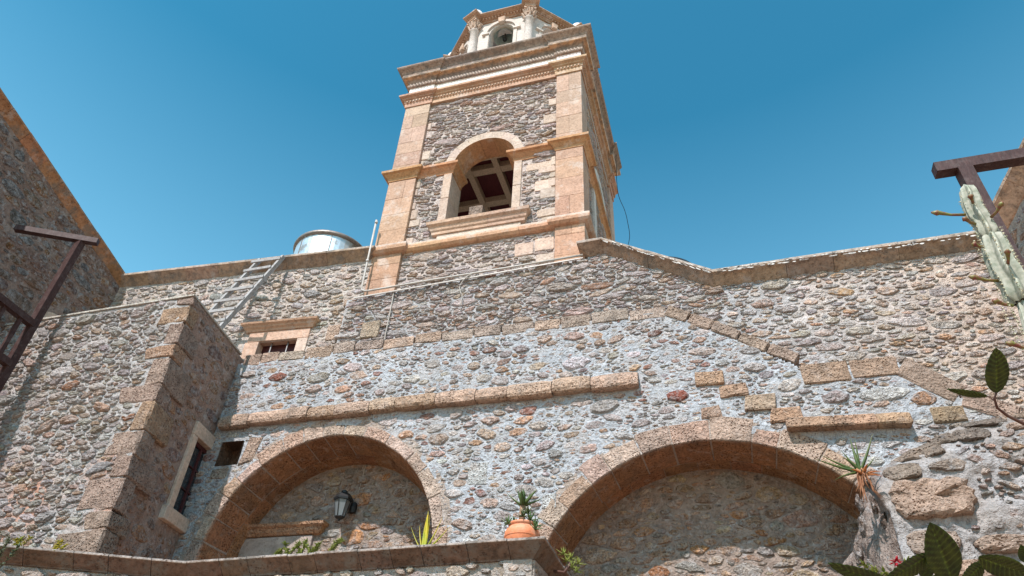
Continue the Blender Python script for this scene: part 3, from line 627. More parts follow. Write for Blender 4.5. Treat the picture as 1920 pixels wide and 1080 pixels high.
for row, (ya, yb) in enumerate(((9.405, 9.70), (9.702, 9.96))):
    n = 7; seps = np.linspace(0, math.pi, n+1)+(.0 if row == 0 else .0)
    for i in range(n):
        V = []; q = np.linspace(seps[i]+.004, seps[i+1]-.004, 5)
        for a in q:
            for rr_, y in ((.698, ya), (.698, yb), (.80, yb), (.80, ya)): V.append((AC[0]+math.cos(a)*rr_, y+.001, AC[1]+.038+math.sin(a)*rr_))
        F = [(k*4+j, k*4+(j+1) % 4, k*4+4+(j+1) % 4, k*4+4+j) for k in range(4) for j in range(4)]+[(3, 2, 1, 0), (16, 17, 18, 19)]
        mesh_obj('soffit_stone', V, F, 'ashlar', tower, np.array(jit((.52, .31, .18), .12)))
moulding([(-4.80, 9.44, 11.10), (-4.80, 9.40, 11.10), (-2.96, 9.40, 11.10), (-2.96, 9.44, 11.10)], [(-.03, 0), (.05, 0), (.055, .06), (.08, .09), (.10, .17), (.15, .21), (.16, .28), (-.03, .30)], 'sill_stone', 'ashlar', tower, (.54, .37, .27), .62, gap=.002)
quad_block(TF, rect(-4.74, 11.005, -3.0, 11.097), -.03, .05, 'sill_base', 'ashlar', tower, (.64, .52, .43), bev=.005, wear=.001)
block8([(-4.61, 9.42, 11.30), (-3.23, 9.42, 11.30), (-3.23, 9.42, 11.38), (-4.61, 9.42, 11.38), (-4.61, 9.94, 11.30), (-3.23, 9.94, 11.30), (-3.23, 9.94, 11.38), (-4.61, 9.94, 11.38)], 'sill_slab', 'ashlar', tower, fcol, bev=.004, wear=.001)
tooth += [rect(-4.85, 10.9, -2.92, 11.42), rect(-4.98, 12.85, -4.6, 13.25), rect(-3.25, 12.85, -2.86, 13.25)]
FP = [(TX0, TY1), (TX0, TY0), (-5.43, TY0), (-5.43, 9.43), (-2.31, 9.43), (-2.31, TY0), (TX1, TY0), (TX1, 9.96), (-1.81, 9.96), (-1.81, 13.04), (TX1, 13.04), (TX1, TY1)]
FP2 = [(a, 9.385 if b == 9.43 else b) if a > -5.9 else (a, b) for a, b in FP]
def fpz(z, sub=None): return [(a, b, z) for a, b in (sub or FP)]
rnd = [(-.05, -.12), (.02, -.12), (.07, -.105), (.115, -.06), (.125, 0), (.115, .06), (.08, .10), (-.05, .12)]
moulding(fpz(10.88), rnd, 'string_course_stone', 'ashlar', tower, (.54, .34, .22), .75, gap=.002, cols={5: (.5, .42, .36), 6: (.52, .46, .41)})
imp = [(-.05, -.22), (.02, -.22), (.03, -.15), (.07, -.10), (.10, -.06), (.15, -.04), (.155, 0.02), (-.05, .03)]
moulding(fpz(13.16, [(TX0, TY1), (TX0, TY0), (-5.43, TY0), (-5.43, 9.43), (-4.62, 9.43), (-4.62, 9.94)]), imp, 'impost_stone', 'ashlar', tower, (.50, .28, .15), .7, gap=.002)
moulding(fpz(13.16, [(-3.22, 9.94), (-3.22, 9.43)]+FP[4:]), imp, 'impost_stone', 'ashlar', tower, (.50, .28, .15), .7, gap=.002)
# entablature
arc = [(-.06, -.03), (.03, -.03), (.035, .10), (.05, .11), (.055, .20), (.09, .22), (.10, .25), (.165, .275), (.17, .33), (-.06, .34)]
moulding(fpz(15.60, FP2), arc, 'architrave_stone', 'ashlar', tower, (.50, .33, .23), .85, gap=.002)
moulding(fpz(15.945, FP2), [(-.05, 0), (.005, 0), (.005, .40), (-.05, .40)], 'frieze_stone', 'plaster', tower, (.74, .70, .66), .8, gap=.002)
cor = [(-.05, 0), (.045, 0), (.06, .03), (.06, .09), (.035, .10), (.04, .17), (.07, .225), (.12, .255), (.165, .262), (.175, .275), (.185, .30), (.175, .315), (.18, .38), (.205, .44), (.25, .485), (.30, .525), (.315, .55), (.315, .585), (-.3, .60)]
moulding(fpz(16.345, FP2), cor, 'cornice_stone', 'coping', tower, (.31, .24, .20), 1.1, gap=.002, cols={7: (.56, .36, .22), 8: (.56, .36, .22), 9: (.6, .4, .26), 10: (.7, .62, .55)})
# tooth and rope enrichment
mb = MB(); mr = MB()
for (x0, y0), (x1, y1) in zip(FP2[:-1], FP2[1:]):
    L = math.hypot(x1-x0, y1-y0)
    if L < .3: continue
    d = np.array([(x1-x0)/L, (y1-y0)/L, 0]); nn = np.array([d[1], -d[0], 0]); k = int(L/.075)
    for i in range(k):
        c = np.array([x0, y0, 0])+d*(i+.5)*L/k
        mb.bar(c+nn*.045+np.array((0, 0, 15.735)), c+nn*.078+np.array((0, 0, 15.735)), .036, .05, c=(.52, .36, .26))
        mr.bar(c+nn*.05+d*.022+np.array((0, 0, 16.352)), c+nn*.055-d*.018+np.array((0, 0, 16.44)), .022, .045, up=nn, c=(.50, .42, .36), side=None)
mb.build('tooth_course', 'ashlar', tower, kind='stuff'); mr.build('rope_course', 'ashlar', tower, kind='stuff')
TOWPAL = pal([((.56, .48, .45), 4), ((.42, .39, .39), 2.4), ((.60, .46, .38), 3), ((.68, .58, .52), 3), ((.50, .33, .24), .7)], .18)
cl = [(.14, .27, .22, .36, 14), (.07, .14, .2, .42, 130), (.03, .065, .22, .5, 420)]
rubble(TF, (-5.43, 9.66, -2.31, 15.58), lambda u, v: ~opening(u, v, .02), tooth+[rect(-5.5, 10.72, -2.2, 11.02)], tower, cl, TOWPAL, 'slate', gap=.0, grow=1.5, sgap=.010, coursing=.14, hr=(.015, .05), seed=51, sharp=.84)
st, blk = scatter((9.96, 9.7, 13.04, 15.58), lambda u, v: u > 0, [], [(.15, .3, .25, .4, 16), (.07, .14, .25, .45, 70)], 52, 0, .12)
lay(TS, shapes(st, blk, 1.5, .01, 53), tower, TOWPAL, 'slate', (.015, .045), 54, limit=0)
# arched panel of the right side
mb = MB()
for a in np.linspace(0, math.pi, 13)[:-1]:
    b = a+math.pi/12; V = [(-1.80+w, 11.5+math.cos(q)*rr_, 13.2+math.sin(q)*rr_) for w in (0, .06) for q, rr_ in ((a, .7), (b, .7), (b, .95), (a, .95))]
    mb.add(V, [(4, 5, 6, 7), (0, 4, 7, 3), (1, 2, 6, 5), (0, 1, 5, 4), (3, 7, 6, 2)], (.62, .58, .52))
mb.box((-1.82, 10.55, 11.3), (-1.745, 10.8, 12.93), (.6, .55, .5)); mb.box((-1.82, 12.2, 11.3), (-1.745, 12.45, 12.93), (.6, .55, .5)); mb.build('side_arch', 'ashlar', tower)
# body, belfry room, deck
b_ = MB(); b_.box((-6.0, 9.99, 0), (-1.83, 13.6, 9.3), (.4, .35, .3)); b_.build('tower_core', 'mortar', tower)
b_ = MB()     # room walls with light openings left and behind
b_.box((-6.02, 9.95, 9.3), (-4.63, 10.0, 14.6), (.45, .38, .3)); b_.box((-3.21, 9.95, 9.3), (-1.84, 10.0, 14.6), (.45, .38, .3)); b_.box((-4.64, 9.951, 9.3), (-3.2, 9.999, 11.3), (.45, .38, .3)); b_.box((-4.64, 9.965, 13.86), (-3.2, 9.999, 14.6), (.45, .38, .3))
b_.box((-1.90, 10.0, 9.3), (-1.85, 13.6, 16.), (.45, .38, .3)); b_.box((-6.02, 10.0, 9.3), (-5.95, 10.9, 15.6), (.45, .38, .3)); b_.box((-6.02, 12.1, 9.3), (-5.95, 13.6, 15.6), (.45, .38, .3)); b_.box((-6.02, 10.9, 13.6), (-5.95, 12.1, 15.6), (.45, .38, .3))
b_.box((-6.02, 13.5, 9.3), (-4.6, 13.55, 15.6), (.45, .38, .3)); b_.box((-3.2, 13.5, 9.3), (-1.84, 13.55, 15.6), (.45, .38, .3)); b_.box((-5.9, 10.02, 11.2), (-1.92, 13.4, 11.3), (.45, .38, .3)); b_.build('belfry_room', 'ashlar', tower)
b_ = MB(); b_.box((-5.92, 10.01, 14.3), (-1.93, 13.45, 14.36)); b_.build('ceiling_boards', 'redwood', tower)
for x in (-4.70, -4.0, -3.2):
    b_ = MB(); b_.box((x-.07, 10.01, 14.10), (x+.07, 13.45, 14.295)); b_.build('ceiling_beam', 'beamwood', tower)
for y in (10.55, 11.60, 12.4):
    b_ = MB(); b_.box((-5.9, y-.09, 14.12), (-1.95, y+.09, 14.29)); b_.build('cross_beam', 'beamwood', tower)
block8([(-4.22, 9.62, 11.39), (-3.92, 9.62, 11.39), (-3.92, 9.62, 12.02), (-4.22, 9.62, 12.02), (-4.22, 9.9, 11.39), (-3.92, 9.9, 11.39), (-3.92, 9.9, 12.02), (-4.22, 9.9, 12.02)], 'stone_post', 'porous', tower, (.34, .26, .21), bev=.01, wear=.003)
b_ = MB(); b_.box((-6.3, 9.1, 16.86), (-1.5, 13.9, 16.95), (.55, .5, .45)); b_.box((-6.06, 9.45, 15.6), (-1.76, 13.63, 16.86), (.5, .45, .4)); b_.build('deck', 'ashlar', tower)
# octagonal lantern
OC = (-3.95, 11.58); AP = 1.82; CR = AP/math.cos(R(22.5)); Z0, Z1 = 16.95, 19.31
oct_ = lambda rr: [(OC[0]+rr*math.cos(R(-112.5+45*k)), OC[1]+rr*math.sin(R(-112.5+45*k))) for k in range(8)]
vo = oct_(CR); sidelen = 2*AP*math.tan(R(22.5))
for k in range(8):
    a, b = np.array(vo[k]), np.array(vo[(k+1) % 8]); d = (b-a)/np.linalg.norm(b-a); yaw = math.degrees(math.atan2(d[1], d[0])); sf = Surf((a+b)/2, yaw); hw = sidelen/2-.012
    hz, cr = 18.75, .335; mb = MB(); nn = 12; V = []; F = []
    arcp = [(-cr, Z0)]+[(-cr*math.cos(t), hz+cr*math.sin(t)) for t in np.linspace(0, math.pi, nn+1)]+[(cr, Z0)]
    outp = [(-hw, Z0)]+[(-hw+2*hw*t, Z1) if True else 0 for t in np.linspace(0, 1, nn+1)]+[(hw, Z0)]
    m_ = len(arcp)
    for w in (0., -.30):
        V += list(sf.P([p[0] for p in arcp], [p[1] for p in arcp], w))+list(sf.P([p[0] for p in outp], [p[1] for p in outp], w))
    for i in range(m_-1):
        F += [(i, i+1, m_+i+1, m_+i), (2*m_+i, 2*m_+i+1, 3*m_+i+1, 3*m_+i), (i, i+1, 2*m_+i+1, 2*m_+i)]
    mb.add(V, F, (.60, .55, .51)); mb.build('lantern_wall', 'plaster', tower)
    # archivolt hood and keystone
    mb = MB(); ts = np.linspace(0, math.pi, 13)
    for i in range(12):
        q = [(-math.cos(ts[j])*rr, hz+math.sin(ts[j])*rr) for j, rr in ((i, .40), (i+1, .40), (i+1, .50), (i, .50))]
        mb.add(list(sf.P([p[0] for p in q], [p[1] for p in q], .055))+list(sf.P([p[0] for p in q], [p[1] for p in q], 0.0)), [(0, 1, 2, 3), (0, 4, 5, 1), (2, 6, 7, 3)], (.60, .54, .49))
    for sx in (-1, 1):
        q = rect(min(sx*.34, sx*.54), hz-.05, max(sx*.34, sx*.54), hz); mb.add(list(sf.P([p[0] for p in q], [p[1] for p in q], .07))+list(sf.P([p[0] for p in q], [p[1] for p in q], 0.)), [(0, 1, 2, 3), (0, 4, 5, 1), (1, 5, 6, 2), (2, 6, 7, 3), (3, 7, 4, 0)], (.66, .6, .54))
        q = rect(min(sx*.345, sx*.44), Z0, max(sx*.345, sx*.44), hz-.052); mb.add(list(sf.P([p[0] for p in q], [p[1] for p in q], .03))+list(sf.P([p[0] for p in q], [p[1] for p in q], 0.)), [(0, 1, 2, 3), (1, 5, 6, 2), (3, 7, 4, 0)], (.60, .54, .49))
    mb.build('arch_hood', 'plaster', tower)
    q = [(-.07, hz+.31), (.07, hz+.31), (.11, hz+.56), (-.11, hz+.56)]
    quad_block(sf, q, 0, .12, 'keystone', 'ashlar', tower, (.55, .4, .3), bev=.02, wear=.006)
    # column with leafy capital
    cx, cy = vo[k]; ang = math.atan2(cy-OC[1], cx-OC[0]); cx += .05*math.cos(ang); cy += .05*math.sin(ang)
    mb = MB(); mb.lathe((cx, cy, 0), [(.16, Z0), (.16, Z0+.1), (.125, Z0+.16), (.125, Z0+.2), (.115, 18.2), (.105, 18.90), (.13, 18.92), (.13, 18.96)], 16, (.60, .55, .51)); cobj = mb.build('column', 'ashlar', tower, smooth=True)
    mb = MB(); mb.lathe((cx, cy, 0), [(.11, 18.96), (.12, 19.08), (.16, 19.22), (.17, 19.26)], 12, (.55, .42, .33))
    for j in range(8):
        t = 2*math.pi*j/8+ang; rr_ = .135; ex, ey = math.cos(t), math.sin(t); z_ = 18.98
        mb.tube([(cx+ex*.115, cy+ey*.115, z_), (cx+ex*.15, cy+ey*.15, z_+.12), (cx+ex*.20, cy+ey*.20, z_+.20), (cx+ex*.225, cy+ey*.225, z_+.17)], [.03, .036, .028, .018], 6, (.56, .43, .34))
        t += math.pi/8; ex, ey = math.cos(t), math.sin(t)
        mb.tube([(cx+ex*.12, cy+ey*.12, z_+.1), (cx+ex*.17, cy+ey*.17, z_+.24), (cx+ex*.22, cy+ey*.22, z_+.27)], [.026, .03, .02], 6, (.56, .43, .34))
    for rr_, za, zb in ((.23, 19.255, 19.312),):
        V = [(cx+rr_*math.cos(ang+math.pi/4+j*math.pi/2), cy+rr_*math.sin(ang+math.pi/4+j*math.pi/2), z) for z in (za, zb) for j in range(4)]
        mb.add(V, [(3, 2, 1, 0), (4, 5, 6, 7), (0, 1, 5, 4), (1, 2, 6, 5), (2, 3, 7, 6), (3, 0, 4, 7)], (.55, .42, .33))
    mb.build('capital', 'ashlar', cobj)
    # block of the entablature over the column, ball above it
    V = []
    for rr_, z in ((.20, 19.315), (.20, 19.37), (.225, 19.42), (.28, 19.445), (.34, 19.49), (.34, 19.525)):
        for j in range(4): V.append((cx+.04*math.cos(ang)+rr_*math.cos(ang+math.pi/4+j*math.pi/2), cy+.04*math.sin(ang)+rr_*math.sin(ang+math.pi/4+j*math.pi/2), z))
    F = [(i*4+j, i*4+(j+1) % 4, i*4+4+(j+1) % 4, i*4+4+j) for i in range(5) for j in range(4)]+[(3, 2, 1, 0), (20, 21, 22, 23)]
    mesh_obj('entablature_block', V, F, 'ashlar', tower, np.array((.42, .27, .18)))
    mb = MB(); mb.lathe((cx, cy, 19.53), [(.001, .38)]+[(.19*math.cos(t), .2+.22*math.sin(t)) for t in np.linspace(1.4, -1.1, 9)], 16, (.74, .72, .70)); mb.build('ball_finial', 'plaster', tower, smooth=True)
ent = [(-.05, 0), (.04, 0), (.045, .05), (.07, .06), (.075, .11), (.15, .125), (.155, .14), (.20, .155), (.225, .185), (.225, .21), (-.05, .22)]
moulding([(a, b, 19.31) for a, b in vo], ent, 'lantern_cornice', 'ashlar', tower, (.42, .27, .18), 2, closed=True, gap=0, cols={9: (.56, .48, .42)})
mb = MB()
for k in range(8):
    a, b = np.array(vo[k]), np.array(vo[(k+1) % 8]); d = (b-a)/np.linalg.norm(b-a); nn = np.array([d[1], -d[0]])
    for i in range(17):
        c = a+(b-a)*(i+.5)/17; mb.bar((*(c+nn*.075), 19.405), (*(c+nn*.12), 19.405), .036, .035, c=(.56, .40, .30))
mb.build('lantern_tooth_course', 'ashlar', tower, kind='stuff')
mb = MB(); mb.lathe((*OC, 19.52), [(1.95, 0), (1.9, .25), (1.7, .65), (1.4, 1.0), (.95, 1.3), (.45, 1.46), (.01, 1.5)], 32, (.74, .73, .72)); mb.build('dome', 'plaster', tower, smooth=True)
mb = MB(); mb.lathe((*OC, 21.0), [(.12, 0), (.08, .2), (.16, .3), (.06, .4), (.03, .9), (.0, .92)], 12); mb.build('dome_finial', 'brass', tower, smooth=True)
mb = MB(); mb.lathe((vo[1][0]-.02, vo[1][1]-.12, 19.53), [(.05, 0), (.07, .05), (.03, .1), (.03, .2), (.075, .26), (.05, .33), (.0, .34)], 10); mb.build('brass_finial', 'brass', tower, smooth=True)
# bell hanging in the lantern
bell = thing('bell', 'greenish bronze bell hanging in the arched opening of the white lantern', 'bell', (-3.95, 10.05, 18.9))
mb = MB(); mb.lathe((-3.95, 10.05, 18.86), [(.30, 0), (.27, .05), (.21, .14), (.17, .30), (.15, .42), (.11, .50), (.0, .53)], 24); mb.build('bell_body', 'bronze', bell, smooth=True)
mb = MB(); mb.bar((-4.35, 10.2, 19.42), (-3.55, 10.2, 19.42), .12, .12); mb.build('yoke', 'brownwood', bell)
mb = MB(); mb.lathe((-3.95, 10.05, 18.74), [(.0, 0), (.06, .05), (.05, .12), (.02, .16), (.02, .5)], 10); mb.build('clapper', 'iron', bell, smooth=True)

# ------------------------------------------------------------------ ANNEX BLOCK at the left
annex = thing('stone_annex', 'flat-roofed rubble annex with big corner stones and a dark red framed side window', 'building', (-10, 8, 0))
AF = Surf((0, 7.25), 0); ASd = Surf((-7.89, 7.25), 97.84)
keepF = lambda u, v: (u < -7.74) & (u > -13.6) & (v < 8.44) & (v > 2.9)
def acol(u, v, C):
    t = np.clip(fbm(u, v, .55, 77)*1.8+.05+np.clip((5.4-v)*.6, -.5, .5), 0, 1)*((u > -10.5) & (v < 6.3)); t = t[:, None]; return (C*(1-t)+np.array((.46, .26, .19))*t)*(1+fbm(u, v, .7, 6)[:, None]*.12)
def batter(z): return -7.89+(8.48-z)*.034       # corner leans out towards the foot
mortar(AF, (-13.6, 2.9, -7.72, 8.46), lambda u, v: (u < batter(v)-.02), annex, seed=27, base=(.42, .41, .405), colfn=acol, amp=.016)
qb = []; z = 2.9; k = 0
while z < 8.44:
    h = [.36, .46, .30, .52, .26, .42, .33][k % 7]*r2.uniform(.9, 1.12); e = min(z+h, 8.47)
    if 8.47-e < .18: e = 8.47
    Lf = (.62 if k % 2 else .30)*r2.uniform(.75, 1.35); Ls = (.32 if k % 2 else .58)*r2.uniform(.8, 1.2)
    x0, x1 = batter(z)+r2.uniform(0, .012), batter(e)+r2.uniform(0, .012); s = (-.137, .99)
    V = [(x0-Lf, 7.23, z+.006), (x0, 7.235, z+.006), (x1, 7.235, e-.006), (x1-Lf, 7.23, e-.006), (x0-Lf, 7.25+Ls, z+.006), (x0+s[0]*Ls, 7.25+s[1]*Ls, z+.006), (x1+s[0]*Ls, 7.25+s[1]*Ls, e-.006), (x1-Lf, 7.25+Ls, e-.006)]
    c = (.40, .30, .245) if r2.random() < .6 else (.44, .295, .205)
    V = [(a+(r2.uniform(-.05, .05) if i_ in (0, 3) else 0), b, z_+r2.uniform(-.014, .014)) for i_, (a, b, z_) in enumerate(V)]
    block8(V, 'quoin_stone', 'porous', annex, jit(c, .1), bev=.022, wear=.014, cuts=1)
    qb.append([(x0-Lf, z), (x0+.3, z), (x1+.3, e), (x1-Lf, e)]); z = e; k += 1
ANPAL = pal([((.49, .44, .41), 4), ((.41, .38, .37), 2.4), ((.52, .40, .325), 2.4), ((.54, .37, .26), .8), ((.60, .56, .53), 2.4), ((.50, .26, .15), .1)], .18)
rubble(AF, (-13.4, 3.4, -7.74, 8.43), keepF, qb, annex, [(.13, .22, .35, .5, 5), (.07, .12, .3, .5, 90), (.03, .065, .3, .65, 480)], ANPAL, 'slate', gap=.0, grow=1.45, sgap=.009, coursing=.2, hr=(.018, .055), seed=61, sharp=.82)
# side face with window
wu0, wu1, wv0, wv1 = 1.20, 2.06, 5.20, 6.76       # outer frame in u along the side
keepSd = lambda u, v: (u > .0) & (u < 1.9) & (v < 8.44) & (v > 2.9)
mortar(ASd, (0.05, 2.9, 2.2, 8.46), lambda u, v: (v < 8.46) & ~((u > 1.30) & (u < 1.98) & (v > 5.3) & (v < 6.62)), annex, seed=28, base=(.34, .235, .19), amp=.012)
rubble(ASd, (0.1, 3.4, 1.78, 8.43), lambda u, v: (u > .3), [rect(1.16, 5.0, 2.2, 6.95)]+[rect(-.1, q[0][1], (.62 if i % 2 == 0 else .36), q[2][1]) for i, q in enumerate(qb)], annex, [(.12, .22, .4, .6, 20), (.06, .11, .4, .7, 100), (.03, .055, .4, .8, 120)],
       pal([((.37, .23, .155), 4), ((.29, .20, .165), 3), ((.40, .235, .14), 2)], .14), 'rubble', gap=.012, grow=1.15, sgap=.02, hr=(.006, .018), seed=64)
wf = (.60, .46, .36)
def wq(q, w0, w1, nm, mt, c, **k): return quad_block(ASd, q, w0, w1, nm, mt, annex, c, **k)
wq(rect(1.17, 6.58, 2.2, 6.80), -.16, .05, 'window_lintel', 'ashlar', wf, bev=.008, wear=.002)
wq(rect(1.17, 5.38, 1.31, 6.577), -.16, .05, 'window_jamb', 'ashlar', wf, bev=.008, wear=.002)
wq(rect(1.98, 5.38, 2.15, 6.577), -.16, .05, 'window_jamb', 'ashlar', wf, bev=.008, wear=.002)
wq(rect(1.10, 5.17, 2.2, 5.377), -.16, .09, 'window_sill', 'ashlar', wf, bev=.008, wear=.002)
sash = MB()
for a, b in (((1.31, 5.38), (1.36, 6.57)), ((1.93, 5.38), (1.98, 6.57)), ((1.62, 5.43), (1.67, 6.51)), ((1.36, 5.38), (1.93, 5.43)), ((1.36, 6.51), (1.93, 6.57))):
    P_ = [ASd.P(u, v, w) for w in (-.045, -.10) for u, v in ((a[0], a[1]), (b[0], a[1]), (b[0], b[1]), (a[0], b[1]))]
    sash.add(P_, [(0, 1, 2, 3), (4, 5, 6, 7), (0, 4, 5, 1), (1, 5, 6, 2), (2, 6, 7, 3), (3, 7, 4, 0)])
so_ = sash.build('window_sash', 'frame', annex)
for v in (5.80, 6.17):
    bar_ = MB(); bar_.bar(ASd.P(1.36, v, -.06), ASd.P(1.93, v, -.06), .018, .018); bar_.build('glazing_bar', 'frame', so_)
for u0, u1 in ((1.36, 1.62), (1.67, 1.93)):
    p_ = MB(); p_.add(ASd.P([u0, u1, u1, u0], [5.43, 5.43, 6.51, 6.51], -.075), [(0, 1, 2, 3)]); p_.build('window_pane', 'glass', so_)
bk = MB(); bk.add(ASd.P([1.2, 2.1, 2.1, 1.2], [5.3, 5.3, 6.7, 6.7], -.3), [(0, 1, 2, 3)], (.3, .25, .2)); bk.build('window_blind', 'mortar', annex)
# roof slab with thin pale lip
V = [(-13.6, 7.22, 8.47), (-7.88, 7.22, 8.47), (-8.13, 9.0, 8.47), (-13.6, 9.3, 8.47)]; V2 = [(a, b, 8.50) for a, b, c in V]
mesh_obj('roof_slab', V+V2, [(3, 2, 1, 0), (4, 5, 6, 7), (0, 1, 5, 4), (1, 2, 6, 5), (2, 3, 7, 6), (3, 0, 4, 7)], 'mortar', annex, np.array((.55, .52, .46)))

# ------------------------------------------------------------------ LEFT WING WALL (in shade)
wing = thing('stone_wall', 'tall shaded rubble wall on the far left with orange weathered coping', 'wall', (-11.5, 6, 0))
d = np.array([0.0, 1.0]); d /= np.linalg.norm(d); yaw = math.degrees(math.atan2(d[1], d[0])); nrm = np.array([d[1], -d[0]])   # outward (+x side)
c0 = np.array([-11.72, 8.89])-nrm*.15
WL = Surf(c0-d*9.0, yaw)
wtop = lambda u: 10.76+(9.0-u)*.293
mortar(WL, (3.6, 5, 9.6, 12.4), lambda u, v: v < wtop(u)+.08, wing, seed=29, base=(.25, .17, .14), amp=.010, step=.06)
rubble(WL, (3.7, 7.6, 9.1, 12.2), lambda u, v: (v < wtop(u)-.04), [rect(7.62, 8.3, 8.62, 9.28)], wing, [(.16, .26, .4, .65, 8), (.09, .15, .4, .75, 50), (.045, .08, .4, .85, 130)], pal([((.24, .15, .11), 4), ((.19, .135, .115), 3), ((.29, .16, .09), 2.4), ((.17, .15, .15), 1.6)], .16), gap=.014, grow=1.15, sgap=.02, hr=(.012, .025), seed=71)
e_ = c0-d*5.5
moulding([(*e_, 12.51), (*c0, 10.90)], copw, 'coping_stone', 'coping', wing, (.36, .19, .105), .55, gap=.003, jitw=.006)
mb = MB()
for a in np.linspace(0, math.pi, 11)[:-1]:
    b = a+math.pi/10; V = [WL.P(8.12+math.cos(q)*rr_, 8.78+math.sin(q)*rr_, w) for w in (0, .04) for q, rr_ in ((a, .34), (b, .34), (b, .46), (a, .46))]
    mb.add(V, [(4, 5, 6, 7), (3, 7, 6, 2), (0, 1, 5, 4)], (.55, .42, .33))
mb.build('door_arch', 'ashlar', wing)

# ------------------------------------------------------------------ RIGHT WING WALL
rw = thing('stone_wall', 'rubble wall end at the far right edge with pale orange coping, behind the pergola', 'wall', (4.3, 6, 0))
RWs = Surf((4.38, 9.3), -90)    # u runs toward the camera, outward -X
d2 = np.array([4.34-4.17, 7.37-9.0]); yw = math.degrees(math.atan2(d2[1], d2[0])); RWs = Surf((4.31, 9.3), yw)
mortar(RWs, (0, 3, 6, 8.7), lambda u, v: v < 8.72, rw, seed=33, base=(.50, .46, .42), step=.06)
rubble(RWs, (0.0, 5., 5, 8.65), lambda u, v: v < 8.62, [], rw, [(.12, .22, .4, .6, 12), (.06, .12, .35, .7, 110), (.03, .055, .4, .8, 200)], p2, gap=.008, grow=1.2, sgap=.014, hr=(.015, .035), seed=73)
dd = d2/np.linalg.norm(d2); e0 = np.array([4.31, 9.3])
moulding([(*e0, 8.97), (*(e0+dd*6), 8.97)], cop, 'coping_stone', 'coping', rw, (.62, .46, .34), .7, gap=.003, jitw=.005)

# ------------------------------------------------------------------ ROUGH PIER at the lower right
pier = thing('stone_buttress', 'rough grey buttress with huge pitted corner stones at the right of the large arch', 'buttress', (2.3, 8.1, 0))
def pier_w(u, v):       # how far the rough front stands out from the plane of the lower wall
    top = np.interp(u, [1.5, 1.72, 2.1, 2.7, 3.4, 4.4], [5.0, 5.14, 5.34, 5.62, 5.70, 5.72])
    t = np.clip(np.where(v > top, (top-v)/.16, (top-v)/.35), -1, 1)
    return np.where(t > 0, .62+.28*np.sqrt(np.clip(t, 0, 1))+(top-v)*.05, -.1+.72*(1+t))
def pier_edge(v): return 1.70-(5.1-v)*.02
nu, nv = 120, 150; us = np.linspace(0, 1, nu); vs_ = np.linspace(2.5, 5.95, nv)
PV = []; PC = []
side_n = 26
for j, v in enumerate(vs_):
    eu = pier_edge(v)
    for i in range(side_n):           # left cheek, flaring out as it goes down
        t = i/side_n; wf_ = float(pier_w(np.array(max(eu, 1.7)), np.array(min(v, 5.08)))); w = -.02+(wf_+.02)*t
        flare = np.clip((5.15-v), 0, 2)*.62*(1-t)**1.3; uu = eu-flare*.85-.04*math.sin(t*9+v*5)
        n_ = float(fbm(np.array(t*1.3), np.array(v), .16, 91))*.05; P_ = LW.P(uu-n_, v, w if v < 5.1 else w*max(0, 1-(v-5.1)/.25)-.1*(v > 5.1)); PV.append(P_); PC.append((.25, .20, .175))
    for i in range(nu):
        u = eu+(4.35-eu)*us[i]; w = float(pier_w(np.array(u), np.array(v)))+float(fbm(np.array(u), np.array(v), .30, 90))*.06+float(fbm(np.array(u), np.array(v), .10, 92, 3))*.045
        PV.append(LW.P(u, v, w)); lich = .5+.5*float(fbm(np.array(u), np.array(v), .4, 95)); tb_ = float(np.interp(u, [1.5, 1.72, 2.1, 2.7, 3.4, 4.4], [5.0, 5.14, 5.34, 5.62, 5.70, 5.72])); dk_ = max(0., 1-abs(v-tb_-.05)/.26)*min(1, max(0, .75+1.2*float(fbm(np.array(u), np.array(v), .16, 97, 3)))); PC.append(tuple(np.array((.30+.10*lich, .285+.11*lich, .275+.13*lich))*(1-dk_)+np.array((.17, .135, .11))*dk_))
nw = side_n+nu; F = [(j*nw+i, j*nw+i+1, (j+1)*nw+i+1, (j+1)*nw+i) for j in range(nv-1) for i in range(nw-1)]
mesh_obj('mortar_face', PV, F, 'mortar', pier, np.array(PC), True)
PS = Surf((0, 9.0), 0)
def pstone(cx, cz, a, b, h, col, sd, n=20, w=None, mat='porous'):
    rr_ = np.random.default_rng(sd); th = np.arange(n)*2*math.pi/n
    sq = 1/np.maximum(abs(np.cos(th)), abs(np.sin(th)))**.62
    pl = np.stack([cx+a*np.cos(th)*sq*rr_.uniform(.9, 1.06, n), cz+b*np.sin(th)*sq*rr_.uniform(.9, 1.06, n)], 1)
    base = float(pier_w(np.array(cx), np.array(cz))) if w is None else w
    V = []; rg = [(1, -.12), (.99, h*.35), (.93, h*.75), (.78, h), (.55, h), (.3, h)]; c = pl.mean(0)
    for s, w_ in rg:
        q = c+(pl-c)*s
        ww = np.array([float(pier_w(np.array(min(max(x_, 1.75), 4.3)), np.array(z_))) for x_, z_ in q]) if w is None else base
        V += list(PS.P(q[:, 0], q[:, 1], ww+w_+fbm(q[:, 0], q[:, 1], .09, sd, 4)*.07*(w_ > 0)))
    V.append(PS.P(c[0], c[1], base+h)); m_ = len(rg)
    F = [(i*n+k, i*n+(k+1) % n, (i+1)*n+(k+1) % n, (i+1)*n+k) for i in range(m_-1) for k in range(n)]+[((m_-1)*n+k, (m_-1)*n+(k+1) % n, m_*n) for k in range(n)]
    return mesh_obj('corner_stone' if a > .25 else 'stone', V, F, mat, pier, np.array(col))
pstone(2.12, 4.68, .40, .225, .10, (.50, .37, .29), 1, 30)
pstone(1.94, 5.02, .19, .11, .04, (.33, .27, .22), 2)
pstone(2.17, 5.27, .27, .10, .035, (.33, .265, .215), 3)
